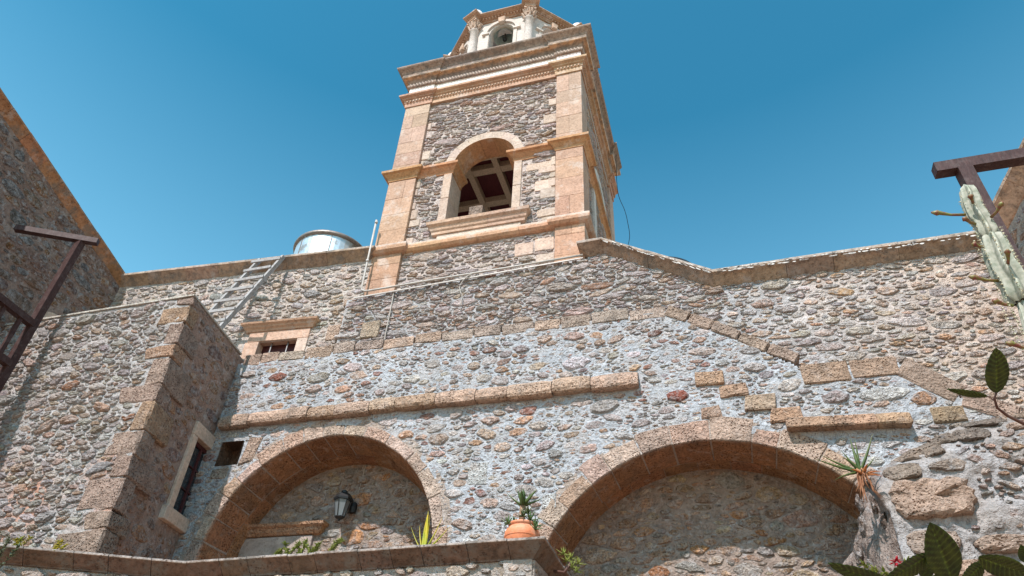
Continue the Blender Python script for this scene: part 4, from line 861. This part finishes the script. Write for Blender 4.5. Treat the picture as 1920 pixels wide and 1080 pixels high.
pstone(2.00, 4.22, .24, .13, .07, (.45, .36, .30), 4); pstone(2.62, 4.17, .26, .09, .05, (.46, .35, .28), 5); pstone(2.2, 3.93, .3, .1, .05, (.48, .35, .27), 6); pstone(2.75, 3.85, .3, .1, .05, (.48, .33, .23), 16)
pstone(2.75, 5.42, .17, .10, .03, (.26, .22, .19), 7); pstone(3.3, 5.45, .22, .06, .05, (.45, .33, .26), 8)
PP = Surf((0, 9.0), 0); st, blk = scatter((1.80, 3.5, 4.25, 5.8), lambda u, v: v < np.interp(u, [1.5, 1.72, 2.1, 2.7, 3.4, 4.4], [5.0, 5.14, 5.34, 5.62, 5.70, 5.72])+.05,
    [rect(1.6, 4.38, 2.58, 4.96), rect(1.7, 4.88, 2.18, 5.15), rect(1.85, 5.14, 2.48, 5.4), rect(1.7, 4.05, 2.3, 4.38), rect(2.3, 4.05, 2.93, 4.3), rect(2.55, 5.3, 2.95, 5.55), rect(1.8, 3.7, 3.1, 4.04)],
    [(.09, .16, .32, .5, 14), (.045, .09, .28, .6, 110), (.02, .042, .3, .7, 380)], 81, .007, .25)
pls = shapes(st, blk, 1.05, .02, 82); PIPAL = pal([((.40, .32, .28), 3), ((.46, .32, .24), 3), ((.34, .31, .30), 2), ((.52, .42, .34), 1)], .16)
cnt = 0
for poly, a, b in pls:
    c = poly.mean(0); w = float(pier_w(np.array(c[0]), np.array(c[1]))); v, f = stone_geo(LW, poly, rng.uniform(.006, .018)*(1+6*a), w+.010, rng, .84, .08)
    mesh_obj('stone', v, f, 'rubble', pier, np.array(PIPAL(0, 0, a, b, rng)))
pstone(2.42, 5.42, .22, .085, .03, (.28, .23, .19), 31); pstone(2.95, 5.60, .24, .075, .03, (.25, .21, .18), 32); pstone(3.5, 5.64, .28, .07, .03, (.34, .26, .2), 33)
# lumps on the shaded cheek
for k, (u, v, w, a) in enumerate(((1.46, 4.62, .35, .11), (1.54, 4.35, .50, .12), (1.36, 4.38, .22, .10), (1.60, 4.80, .55, .08), (1.58, 4.05, .65, .14), (1.25, 4.12, .28, .12), (1.42, 4.12, .45, .10), (1.05, 3.95, .22, .13), (1.50, 4.92, .3, .08), (1.64, 4.55, .66, .09))):
    n = 12; V = []; rr_ = np.random.default_rng(200+k)
    for i, t in enumerate(np.linspace(-1.2, 1.2, 7)):
        for q in np.linspace(0, 2*math.pi, n, endpoint=False):
            rad = a*math.cos(t)*rr_.uniform(.62, 1.2); V.append(LW.P(u+.03+rad*.42*math.cos(q)+rr_.uniform(-.012, .012), v+a*1.25*math.sin(t)+rr_.uniform(-.015, .015), w+rad*.9*math.sin(q)))
    F = [(i*n+j, i*n+(j+1) % n, (i+1)*n+(j+1) % n, (i+1)*n+j) for i in range(6) for j in range(n)]+[tuple(range(n)), tuple(range(6*n, 7*n))]
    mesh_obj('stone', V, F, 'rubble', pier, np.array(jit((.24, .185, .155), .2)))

# ------------------------------------------------------------------ TERRACE PARAPET in front
par = thing('terrace_parapet', 'low terrace parapet wall with dark moulded coping running along the bottom, ending at a corner', 'parapet', (-4, 6.5, 0))
tp = [(-11.0, 4.22), (-5.74, 6.58), (-1.64, 6.39), (-1.67, 8.9)]
tprof = [(-.66, -.16), (-.145, -.16), (-.14, -.145), (-.115, -.125), (-.08, -.09), (-.045, -.055), (-.015, -.03), (0, -.022), (0, 0), (-.03, .006), (-.66, .012)]
moulding([(a, b, 3.9) for a, b in tp], tprof, 'coping_stone', 'darkcoping', par, (.155, .105, .08), .42, gap=.004, jitw=.006, cols={8: (.40, .38, .37), 9: (.45, .43, .42), 7: (.33, .27, .23), 10: (.4, .38, .36)})
off = [(-11.10, 4.36), (-5.75, 6.735), (-1.775, 6.54), (-1.805, 8.95)]
for i in range(3):
    a, b = np.array(off[i]), np.array(off[i+1]); dv = b-a; L = np.linalg.norm(dv); sf = Surf(a, math.degrees(math.atan2(dv[1], dv[0])))
    mortar(sf, (0, 0, L, 3.6), lambda u, v: v < 3.755, par, seed=35+i, base=(.42, .39, .36), step=.07 if i < 2 else .1)
    rubble(sf, (0.02, 2.2, L-.02, 3.745), lambda u, v: (v < 3.73), [], par, [(.28, .42, .4, .5, 6), (.16, .28, .4, .6, 30), (.07, .13, .4, .7, 90), (.03, .06, .4, .7, 200)], pal([((.48, .40, .35), 4), ((.44, .36, .29), 3), ((.40, .38, .36), 2)], .12), gap=.003, grow=1.3, sgap=.012, hr=(.02, .035), seed=83+i, sharp=.88, limit=120)
    bb = MB(); nn = np.array([dv[1], -dv[0]])/L; q = [a-nn*.02, b-nn*.02, b-nn*.30, a-nn*.30]; bb.add([(*p_, z) for z in (0, 3.74) for p_ in q], [(4, 5, 6, 7), (2, 3, 7, 6), (0, 1, 5, 4), (1, 2, 6, 5), (3, 0, 4, 7)], (.4, .36, .32)); bb.build('parapet_core', 'mortar', par)

# ------------------------------------------------------------------ LADDER
lad = thing('wooden_ladder', 'grey weathered wooden ladder leaning on the wall above the barred window', 'ladder', (-8.3, 8.3, 8.5))
Tr, Br = np.array([-7.93, 9.0, 10.84]), np.array([-8.10, 8.22, 8.50]); Tl, Bl = np.array([-8.48, 9.0, 10.86]), np.array([-8.68, 8.22, 8.50])
for a, b in ((Tr, Br), (Tl, Bl)):
    mb = MB(); mb.bar(b, a, .055, .085, side=(1, 0, 0)); mb.build('rail', 'oldwood', lad)
for k in range(7):
    t = .06+k*.142; p_ = Tl+(Bl-Tl)*t; q_ = Tr+(Br-Tr)*t; d_ = (q_-p_)/np.linalg.norm(q_-p_); off_ = np.array([0, -.055, .02])
    mb = MB(); mb.bar(p_-d_*(.06+rng.uniform(0, .05))+off_, q_+d_*rng.uniform(.0, .04)+off_+np.array((0, 0, rng.uniform(-.02, .02))), .03, .06); mb.build('rung', 'oldwood', lad)

# ------------------------------------------------------------------ TANKS
tk = thing('water_tank', 'round galvanised metal water tank on the roof behind the coping, left of the tower', 'water tank', (-7.86, 10.42, 10.9))
mb = MB(); mb.lathe((-7.86, 10.42, 0), [(.80, 10.7), (.80, 11.45), (.812, 11.46), (.812, 11.49), (.80, 11.50), (.80, 12.02)], 48); mb.build('tank_body', 'zinc', tk, smooth=False)
mb = MB(); mb.lathe((-7.86, 10.42, 0), [(.80, 12.0), (.85, 12.02), (.86, 12.05), (.85, 12.09), (.80, 12.10), (.4, 12.14), (.0, 12.16)], 48); mb.build('rim', 'zincdark', tk, smooth=True)
for a in (R(-112), R(-60), R(-165)):
    mb = MB(); x_, y_ = -7.86+.803*math.cos(a), 10.42+.803*math.sin(a); mb.bar((x_, y_, 10.8), (x_, y_, 12.0), .02, .012, up=(math.cos(a), math.sin(a), 0)); mb.build('seam', 'zincdark', tk)
dk = MB(); dk.lathe((-.48, 10.18, 0), [(.62, 9.2), (.62, 9.74), (.65, 9.75), (.65, 9.82), (.62, 9.84), (.0, 9.95)], 40); tag(dk.build('roof_tank', 'blackplastic', smooth=True, origin=np.array((-.48, 10.18, 9.2))), 'rim of a dark round tank just showing behind the sloping coping', 'tank')

# ------------------------------------------------------------------ PIPES AND CABLES
pp_ = thing('water_pipe', 'white metal pipe rising at the left tower corner and running along its foot', 'pipe', (-6.05, 9.15, 9.7))
mb = MB(); mb.tube([(-6.06, 9.17, 11.62), (-6.05, 9.17, 10.6), (-6.04, 9.16, 9.85), (-6.02, 9.16, 9.76), (-5.95, 9.16, 9.72), (-5.85, 9.16, 9.715), (-4.6, 9.16, 9.745), (-3.2, 9.16, 9.765), (-1.75, 9.16, 9.80)], .020, 10); mb.build('pipe_run', 'pipe', pp_, smooth=True)
mb = MB(); mb.bar((-6.16, 9.18, 9.60), (-1.75, 9.18, 9.75), .02, .022); mb.build('support_rail', 'pipe', pp_)
for (x_, z_) in ((-6.05, 11.55), (-6.05, 10.5)):
    mb = MB(); mb.tube([(x_, 9.165, z_-.025), (x_, 9.165, z_+.025)], .030, 10); mb.build('coupling', 'pipe', pp_, smooth=True)
def cable(name, pts, r, mat, label, cat='cable'):
    mb = MB(); P_ = [np.array(q, float) for q in pts]; out = []
    for i in range(len(P_)-1):
        p0 = P_[max(i-1, 0)]; p1 = P_[i]; p2_ = P_[i+1]; p3 = P_[min(i+2, len(P_)-1)]
        for t in np.linspace(0, 1, 7)[:-1]: out.append(.5*((2*p1)+(-p0+p2_)*t+(2*p0-5*p1+4*p2_-p3)*t*t+(-p0+3*p1-3*p2_+p3)*t**3))
    out.append(P_[-1]); mb.tube(out, r, 6); o = mb.build(name, mat, smooth=True, origin=P_[0]); return tag(o, label, cat)
cable('conduit', [(-5.36, 9.21, 9.66), (-5.35, 9.20, 9.1), (-5.36, 9.20, 8.5)], .012, 'cable', 'thin pale conduit running straight down the wall below the tower foot')
cable('loop_cable', [(-3.55, 9.19, 9.80), (-3.85, 9.15, 9.72), (-4.02, 9.17, 9.5), (-3.95, 9.17, 9.25), (-3.98, 9.18, 9.05)], .010, 'cable', 'pale cable curling down the wall under the middle of the tower')
cable('hanging_cable', [(-1.45, 12.6, 16.3), (-1.55, 13.3, 15.6), (-1.45, 13.75, 15.3), (-1.40, 13.78, 14.9), (-1.38, 13.8, 14.3), (-1.55, 13.8, 13.7)], .008, 'cableblack', 'thin black cable hanging from the right back corner of the tower cornice')

# ------------------------------------------------------------------ TIMBER FRAMES
tf = thing('timber_frame', 'weathered brown timber post with crossbeam and railing at the left edge', 'post', (-10.95, 7.1, 6))
mb = MB(); mb.bar((-10.62, 6.86, 4.0), (-10.62, 6.86, 9.88), .125, .12, up=(0, 1, 0)); mb.build('post', 'brownwood', tf)
mb = MB(); mb.bar((-11.60, 6.31, 9.95), (-10.36, 6.98, 9.95), .11, .11); mb.build('crossbeam', 'brownwood', tf)
mb = MB(); mb.bar((-10.60, 6.84, 8.03), (-10.50, 5.0, 8.03), .12, .11); mb.build('top_rail', 'brownwood', tf)
mb = MB(); mb.bar((-10.60, 6.84, 7.25), (-10.50, 5.0, 7.25), .12, .11); mb.build('bottom_rail', 'brownwood', tf)
for y in (6.60, 6.28, 5.96, 5.64):
    mb = MB(); mb.bar((-10.58, y, 7.25), (-10.58, y, 8.03), .06, .06, up=(0, 1, 0)); mb.build('baluster', 'brownwood', tf)
# right pergola
pg = thing('pergola_frame', 'dark brown pergola post and beam behind the cactus at the right edge', 'pergola', (2.25, 4.6, 0))
mb = MB(); mb.bar((2.22, 4.60, 0), (2.22, 4.60, 6.0), .105, .105, up=(0, 1, 0)); mb.build('post', 'brownwood', pg)
mb = MB(); mb.bar((2.02, 4.60, 6.05), (3.6, 4.60, 6.05), .095, .10); mb.build('beam', 'brownwood', pg)

# ------------------------------------------------------------------ WALL LAMP
lm = thing('wall_lamp', 'black wall lantern with clear glass hanging in the left niche', 'lamp', (-5.75, 9.88, 5.6))
LX, LY, LZ = -5.80, 9.64, 5.50
def hexr(r, z, n=6): return [(LX+r*math.cos(R(30+360/n*k)), LY+r*math.sin(R(30+360/n*k)), z) for k in range(n)]
mb = MB(); V = hexr(.145, LZ+.30)+hexr(.15, LZ+.33)+hexr(.10, LZ+.40)+hexr(.05, LZ+.43)+hexr(.05, LZ+.46)+hexr(.015, LZ+.48); mb.add(V, [(i*6+j, i*6+(j+1) % 6, i*6+6+(j+1) % 6, i*6+6+j) for i in range(5) for j in range(6)]+[tuple(range(6))]); mb.build('lamp_cap', 'iron', lm)
mb = MB(); V = hexr(.065, LZ+.04)+hexr(.118, LZ+.295); mb.add(V, [(j, (j+1) % 6, 6+(j+1) % 6, 6+j) for j in range(6)]); mb.build('lamp_glass', 'lampglass', lm)
mb = MB()
for k in range(6): mb.tube([hexr(.07, LZ+.03)[k], hexr(.124, LZ+.30)[k]], .008, 5)
mb.lathe((LX, LY, LZ), [(.0, -.03), (.018, -.02), (.02, 0), (.05, .01), (.075, .03), (.075, .045), (.0, .046)], 12); mb.build('lamp_cage', 'iron', lm)
mb = MB(); mb.tube([(LX+.0, LY, LZ+.44), (LX+.06, LY+.06, LZ+.42), (LX+.1, LY+.14, LZ+.34), (LX+.1, LY+.22, LZ+.25)], .016, 8); mb.lathe((LX+.1, LY+.20, LZ+.17), [(.0, 0), (.05, .0), (.06, .08), (.05, .16), (0, .17)], 12); mb.build('bracket', 'iron', lm)
cable('lamp_cable', [(-5.70, 9.86, 5.80), (-5.67, 9.865, 6.1), (-5.63, 9.86, 6.50)], .006, 'cable', 'thin pale wire running up from the lamp inside the left niche')

# ------------------------------------------------------------------ PLANTS
def blade(base, dirv, L, w, bend=.3, n=8, thick=.25, up=(0, 0, 1), c0=(1, 1, 1), c1=(1, 1, 1), serr=0., tip=.0):
    base = np.array(base, float); d = np.array(dirv, float); d /= np.linalg.norm(d); u = np.array(up, float)
    s = np.cross(d, u); s /= np.linalg.norm(s)+1e-9; nn = np.cross(s, d); V = []; C = []
    for i in range(n+1):
        t = i/n; dd_ = d*math.cos(bend*t)-nn*math.sin(bend*t) if True else d
        ctr = base+(d*math.sin(bend*t+1e-6)/(bend if abs(bend) > 1e-3 else 1) if abs(bend) > 1e-3 else d*t)*L-(nn*(1-math.cos(bend*t))/(bend if abs(bend) > 1e-3 else 1) if abs(bend) > 1e-3 else 0)*L
        ww = w*(1-t**1.6)*(.75+.25*min(1, t*5)) + .0008
        n2_ = np.cross(s, dd_); tk_ = ww*thick
        V += [ctr-s*ww/2+n2_*tk_*.6, ctr-n2_*tk_, ctr+s*ww/2+n2_*tk_*.6, ctr+n2_*tk_*.15]; cc = np.array(c0)*(1-t)+np.array(c1)*t; C += [tuple(cc)]*4
    F = [(i*4+j, i*4+(j+1) % 4, i*4+4+(j+1) % 4, i*4+4+j) for i in range(n) for j in range(4)]+[(3, 2, 1, 0), (n*4, n*4+1, n*4+2, n*4+3)]
    return V, F, C
def rosette(parent, c, n, L, w, seed, mat='aloe', name='leaf', el=(15, 80), bend=-.4, c0=(1, 1, 1), c1=(1, 1, 1), thick=.25, tilt=(0, 0)):
    rr_ = np.random.default_rng(seed)
    for k in range(n):
        a = k*2.4+rr_.uniform(-.2, .2); e = R(el[0]+(el[1]-el[0])*k/max(1, n-1)+rr_.uniform(-6, 6)); l = L*rr_.uniform(.75, 1.15)*(1-.25*k/n)
        dv = np.array([math.cos(a)*math.cos(e)+tilt[0], math.sin(a)*math.cos(e)+tilt[1], math.sin(e)])
        v, f, cc = blade(c, dv, l, w*rr_.uniform(.85, 1.1), bend*rr_.uniform(.5, 1.3), 7, thick, c0=c0, c1=c1); mesh_obj(name, v, f, mat, parent, np.array(cc), True)
# pot with aloes on the parapet
pot = thing('plant_pot', 'round terracotta pot standing on the parapet corner, planted with aloes', 'plant pot', (-2.03, 6.82, 3.91))
mb = MB(); mb.lathe((-1.98, 6.82, 3.912), [(.0, 0), (.12, 0), (.152, .04), (.178, .10), (.184, .145), (.178, .18), (.160, .212), (.14, .23), (.135, .235), (.135, .243), (.147, .247), (.149, .266), (.140, .273), (.126, .27), (.12, .235), (.0, .225)], 40); mb.build('pot_body', 'terracotta', pot, smooth=True)
mb = MB(); mb.lathe((-1.98, 6.82, 4.04), [(.1855, -.004), (.188, 0), (.1855, .004)], 40); mb.build('pot_rib', 'terracotta', pot, smooth=True)
al = thing('aloe_plant', 'tall spiky green aloe with small succulents growing in the terracotta pot', 'plant', (-2.03, 6.82, 4.15))
mb = MB(); mb.tube([(-1.98, 6.82, 4.12), (-1.99, 6.81, 4.26), (-1.98, 6.80, 4.37)], [.03, .034, .03], 8); mb.build('stem', 'aloedry', al, smooth=True)
rosette(al, (-1.98, 6.80, 4.37), 16, .23, .062, 5, el=(12, 85), bend=-.35, c0=(.9, .8, .6), c1=(1.1, 1.1, 1))
for k, (dx, dy, dz, s, nn_) in enumerate(((-.13, -.08, .0, .12, 12), (.10, -.07, .03, .12, 12), (.03, -.10, .06, .11, 12), (.14, -.02, -.02, .12, 12), (-.08, -.02, .02, .10, 10), (.07, -.05, .11, .11, 12), (.16, -.08, -.07, .11, 10))):
    rosette(al, (-1.98+dx, 6.80+dy, 4.16+dz), nn_, s, .028, 20+k, name='small_leaf', el=(0, 80), bend=-.3, c0=(.9, .7, .8) if k in (2, 5) else (1, 1, 1), c1=(1.2, .9, .9) if k in (2, 5) else (1.2, 1.3, 1))
# succulent at the parapet end
su = thing('succulent_plant', 'pale green succulent tuft growing beside the parapet end below the big arch', 'plant', (-1.5, 7.0, 3.8))
for k, (dx, dy, dz) in enumerate(((0, 0, 0), (.05, .0, -.06), (-.03, -.02, .06), (.09, .02, -.1), (.03, .03, .03), (.11, .0, -.03))):
    rosette(su, (-1.52+dx, 6.82+dy, 3.80+dz), 11, .09, .018, 40+k, mat='shrub', el=(-10, 85), bend=-.2, c0=(.7, .8, .8), c1=(1.3, 1.3, 1.2))
mb = MB(); mb.tube([(-1.66, 6.85, 3.72), (-1.55, 6.84, 3.70), (-1.48, 6.82, 3.78)], .015, 6); mb.build('stem', 'stem', su, smooth=True)
# aloe rooted in the buttress
ab = thing('aloe_plant', 'long-leaved green aloe with dry brown roots growing out of the buttress top', 'plant', (1.52, 8.05, 5.05))
ac = np.array([1.50, 8.02, 5.00])
for k, (a, e, L, w, bn) in enumerate(((178, 12, .50, .06, -.25), (185, 22, .44, .055, -.2), (150, 55, .30, .05, -.1), (120, 80, .42, .07, -.15), (60, 75, .40, .06, -.1), (25, 55, .48, .07, -.15), (200, -5, .34, .055, .5), (-40, 20, .25, .05, -.5), (250, 30, .25, .06, .6), (95, 60, .3, .05, -.3))):
    v, f, cc = blade(ac, (math.cos(R(a))*math.cos(R(e)), -.25*math.cos(R(e)), math.sin(R(e))), L, w, bn, 9, .25, c0=(1, 1, 1), c1=(1.4, 1.1, .8)); mesh_obj('leaf', v, f, 'aloe', ab, np.array(cc), True)
for k in range(5):
    v, f, cc = blade(ac+(.03, 0, -.04), (math.cos(R(-20+k*35)), -.4, math.sin(R(10+k*12))*.5), .2, .05, .8, 7, .2, c0=(1.4, 1, .6), c1=(1.6, .9, .5)); mesh_obj('dry_leaf', v, f, 'aloedry', ab, np.array(cc), True)
mb = MB(); rr_ = np.random.default_rng(4)
for k in range(16):
    p0 = ac+rr_.uniform(-.04, .04, 3); L = rr_.uniform(.12, .34); sx = rr_.uniform(-.12, .1); mb.tube([p0, p0+(sx*.4, -.03, -L*.35), p0+(sx*.5, -.02, -L*.7), p0+(sx*1.2, -.02, -L)], [.011, .009, .007, .003], 6, (1.3, 1.1, 1.0))
mb.build('root', 'aloedry', ab, smooth=True, kind='stuff')
# bromeliad and shrubs on the terrace edge
br = thing('bromeliad_plant', 'yellow-green bromeliad with reddish leaf tips behind the parapet, under the left arch', 'plant', (-3.1, 6.95, 3.9))
for k, (a, e, L) in enumerate(((180, 30, .26), (170, 50, .30), (160, 65, .26), (95, 85, .36), (60, 75, .34), (40, 55, .34), (200, 15, .2), (20, 40, .30), (120, 75, .33))):
    v, f, cc = blade((-3.03, 6.80, 3.93), (math.cos(R(a))*math.cos(R(e)), .1, math.sin(R(e))), L*1.25, .062, -.25, 8, .12, c0=(.8, 1, .7), c1=(1.5, 1.25, .8) if k not in (0, 6) else (1.0, .25, .9)); mesh_obj('leaf', v, f, 'brom', br, np.array(cc), True)
def bush(name, label, c, size, n, seed, mat='shrub', lw=.022, stems=5, group=None):
    t = thing(name, label, 'plant', c, group); rr_ = np.random.default_rng(seed); mb = MB(); ms = MB()
    for s in range(stems):
        b0 = np.array(c)+(rr_.uniform(-.5, .5)*size[0], rr_.uniform(-.3, .3)*size[1], -.05); top = b0+(rr_.uniform(-.15, .15), rr_.uniform(-.05, .05), size[2]*rr_.uniform(.6, 1.1)); ms.tube([b0, (b0+top)/2+(.01, 0, 0), top], [.006, .005, .002], 5)
        for k in range(n//stems):
            q = rr_.uniform(.1, 1.05); p0 = b0+(top-b0)*q; dv = rr_.normal(0, 1, 3); dv[2] = abs(dv[2])*.6+.2; l = lw*rr_.uniform(1.2, 2.2)
            v, f, cc = blade(p0, dv, l, lw*rr_.uniform(.6, 1), .4, 3, .1, c0=tuple([rr_.uniform(.7, 1.3)]*3), c1=tuple([rr_.uniform(.7, 1.3)]*3)); mb.add(v, f, np.array(cc).tolist())
    ms.build('stems', 'stem', t); o = mb.build('foliage', mat, t, smooth=True, kind='stuff'); return t
bush('small_shrub', 'leftmost of two low yellow-green shrubs behind the parapet', (-4.77, 6.85, 3.98), (.20, .12, .19), 420, 3, lw=.030, group='low shrubs behind the parapet')
bush('small_shrub', 'right one of two low yellow-green shrubs behind the parapet', (-4.36, 6.85, 3.98), (.36, .12, .20), 620, 4, lw=.030, stems=8, group='low shrubs behind the parapet')
bush('creeper', 'small-leaved creeper trailing over the parapet in the lower left corner', (-7.35, 5.62, 3.55), (.22, .1, .40), 260, 6, 'creeper', .035, 6)
bush('weed_tuft', 'yellowish weed tuft rising at the parapet above the creeper', (-7.02, 6.05, 3.9), (.16, .08, .16), 120, 8, 'brom', .03, 4, 'yellow tufts at the parapet')
bush('weed_tuft', 'yellow leafy tuft at the far left end of the parapet coping', (-7.42, 5.90, 3.92), (.16, .08, .14), 120, 9, 'brom', .03, 4, 'yellow tufts at the parapet')
gr = bush('geranium', 'green plant with a red flower peeping up behind the rubber plant leaves', (1.235, 6.4, 3.40), (.16, .1, .2), 160, 12, 'shrub', .03, 5)
mb = MB()
for k in range(26):
    dv = rng.normal(0, 1, 3); v, f, cc = blade(np.array((1.27, 6.33, 3.52))+dv*.012, dv, .035, .03, .4, 3, .1); mb.add(v, f)
mb.build('flower', 'red', gr, smooth=True)

# cactus
ca = thing('columnar_cactus', 'tall pale ribbed columnar cactus with small buds beside the pergola post', 'cactus', (1.88, 4.0, 0))
def cact(pts, rs, name='stem_joint', ribs=7):
    V = []; n = ribs*8
    for (x_, y_, z_), r_ in zip(pts, rs):
        for k in range(n):
            t = 2*math.pi*k/n; rr2 = r_*(.62+.38*abs(math.cos(t*ribs/2))**1.6)
            V.append((x_+rr2*math.cos(t), y_+rr2*math.sin(t), z_))
    F = [(i*n+k, i*n+(k+1) % n, i*n+n+(k+1) % n, i*n+n+k) for i in range(len(pts)-1) for k in range(n)]
    V.append((pts[-1][0], pts[-1][1], pts[-1][2]+.02)); F += [((len(pts)-1)*n+k, (len(pts)-1)*n+(k+1) % n, len(V)-1) for k in range(n)]
    C = [tuple(np.array((.95, .95, .92))*(1.35 if (i % n) % 8 == 0 else (.75 if (i % n) % 8 == 4 else .95))) for i in range(len(V))]
    return mesh_obj(name, V, F, 'cactus', ca, np.array(C), True)
def joint(z0, z1, r0, r1, x0, x1, y0, y1):
    zs = np.linspace(0, 1, 14); pts = []; rs = []
    for t in zs:
        pts.append((x0+(x1-x0)*t+.008*math.sin(t*9), y0+(y1-y0)*t, z0+(z1-z0)*t)); e = min(1, (t*12+.55), ((1-t)*9+.05)**.5 if t > .85 else 1); rs.append((r0+(r1-r0)*t)*e*(1+.05*math.sin(t*20)))
    cact(pts, rs)
joint(-.0, 4.32, .112, .098, 1.90, 1.875, 4.0, 4.0); joint(4.28, 4.84, .088, .080, 1.88, 1.885, 4.0, 4.0); joint(4.80, 5.28, .066, .060, 1.88, 1.885, 4.0, 4.0)
mb = MB(); rq = np.random.default_rng(8)
for za, zb, r_ in ((3.2, 4.3, .105), (4.32, 4.83, .084), (4.86, 5.17, .056)):
    for k in range(7):
        t = 2*math.pi*k/7
        for z_ in np.arange(za, zb, .028):
            b0 = np.array([1.881+r_*.99*math.cos(t), 4.0+r_*.99*math.sin(t), z_+rq.uniform(-.004, .004)])
            for q in range(4):
                d_ = np.array([math.cos(t), math.sin(t), 0])+rq.normal(0, .7, 3); d_ /= np.linalg.norm(d_); mb.bar(b0, b0+d_*rq.uniform(.008, .018), .0016, .0016, c=(1.2, 1.1, .9))
            mb.box(b0-.0035, b0+.0035, (1.7, 1.6, 1.4))
mb.build('spines', 'cactus', ca, kind='stuff')
for k, (z_, a, L) in enumerate(((5.02, 185, .17), (5.06, 250, .06), (4.90, 215, .08), (4.92, 300, .10), (4.72, 200, .06), (4.52, 262, .10), (4.45, 190, .14), (4.25, 200, .10), (3.95, 195, .12))):
    b0 = np.array([1.88+.07*math.cos(R(a)), 4.0+.07*math.sin(R(a)), z_]); d_ = np.array([math.cos(R(a)), math.sin(R(a)), .25]); mb = MB()
    mb.tube([b0, b0+d_*L*.5-(0, 0, .01), b0+d_*L*.85, b0+d_*L*.95, b0+d_*L*1.15], [.010, .009, .014, .02, .006], 7, (.9, .9, .9)); mb.build('bud', 'bud', ca, smooth=True)

# rubber plant close to the camera
fi = thing('rubber_plant', 'rubber plant with big dark oval leaves close to the camera at the lower right', 'plant', (1.0, 2.2, 0))
def oval(base, tip, w, nrm_, cup=.15, droop=0., name='leaf'):
    base = np.array(base, float); tip = np.array(tip, float); d = tip-base; L = np.linalg.norm(d); d /= L; nr = np.array(nrm_, float); nr -= d*(nr@d); nr /= np.linalg.norm(nr); s = np.cross(d, nr); V = []; C = []; nl, nc = 48, 9
    for side_ in (0, 1):
        for i in range(nl+1):
            t = i/nl; hw = w/2*(math.sin(math.pi*min(1, t*1.0)**.85)**.72)*(1 if t < .93 else (1-t)/.07*.6+.4) if 0 < t < 1 else 0.001
            ctr = base+d*L*t+nr*(-droop*L*t*t)
            for j in range(-nc, nc+1):
                q = j/nc; rip = .0015*math.sin(t*60-abs(q)*9); h = cup*abs(q)*hw*(1.2-abs(q)*.4)+rip-(.003 if side_ else 0)-(.003 if (j == 0 and side_ == 0) else 0)
                V.append(ctr+s*q*hw+nr*h); vein = 2.0 if (abs(math.sin(t*34-abs(q)*4)) > .93) else .9+.25*math.sin(t*7+j); C.append((vein*(2.2 if j == 0 else 1),)*3)
    m_ = 2*nc+1; F = []
    for sd in (0, 1):
        o_ = sd*(nl+1)*m_
        for i in range(nl):
            for j in range(m_-1): F.append((o_+i*m_+j, o_+i*m_+j+1, o_+(i+1)*m_+j+1, o_+(i+1)*m_+j))
    mesh_obj(name, V, F, 'ficus', fi, np.array(C), True)
FL = [((1.151, 2.973, 3.162), (1.152, 2.803, 3.275), 0.097),
      ((1.113, 2.971, 3.15), (0.961, 2.908, 3.152), 0.031),
      ((0.839, 3.279, 2.514), (0.764, 3.028, 2.663), 0.132),
      ((0.763, 3.188, 2.592), (0.592, 3.193, 2.487), 0.111),
      ((0.626, 3.333, 2.526), (0.39, 3.199, 2.552), 0.079),
      ((0.986, 3.366, 2.629), (1.175, 3.452, 2.563), 0.106),
      ((1.021, 3.443, 2.63), (0.906, 3.46, 2.542), 0.09),
      ((0.826, 3.697, 2.653), (0.875, 3.642, 2.698), 0.073),
      ((1.213, 3.552, 2.656), (1.195, 3.482, 2.708), 0.05),
      ((0.681, 3.37, 2.503), (0.876, 3.349, 2.571), 0.075)]
for k, (a, b, w) in enumerate(FL):
    nn = np.array((.204, -.560, -.857)) if k not in (1, 3, 4, 5, 9) else np.array((.19, -.40, -.98)); oval(a, b, w, nn, .12, .12 if k in (1, 3, 4, 5) else .0)
mb = MB(); mb.tube([(1.151, 2.973, 3.165), (1.138, 2.985, 3.145), (1.144, 3.011, 3.114), (1.182, 3.044, 3.09), (1.251, 3.088, 3.065), (1.33, 3.12, 3.03), (1.40, 3.15, 2.6), (1.3, 3.2, 1.2), (1.2, 3.2, 0)], [.0035, .005, .0055, .006, .008, .010, .013, .02, .025], 8); mb.tube([(1.113, 2.971, 3.15), (1.138, 2.988, 3.135)], .0025, 6)
mb.tube([(.84, 3.285, 2.52), (.86, 3.3, 2.40), (.95, 3.3, 1.8), (1.2, 3.2, 0)], [.006, .009, .013, .02], 8); mb.build('branch', 'stem', fi, smooth=True)
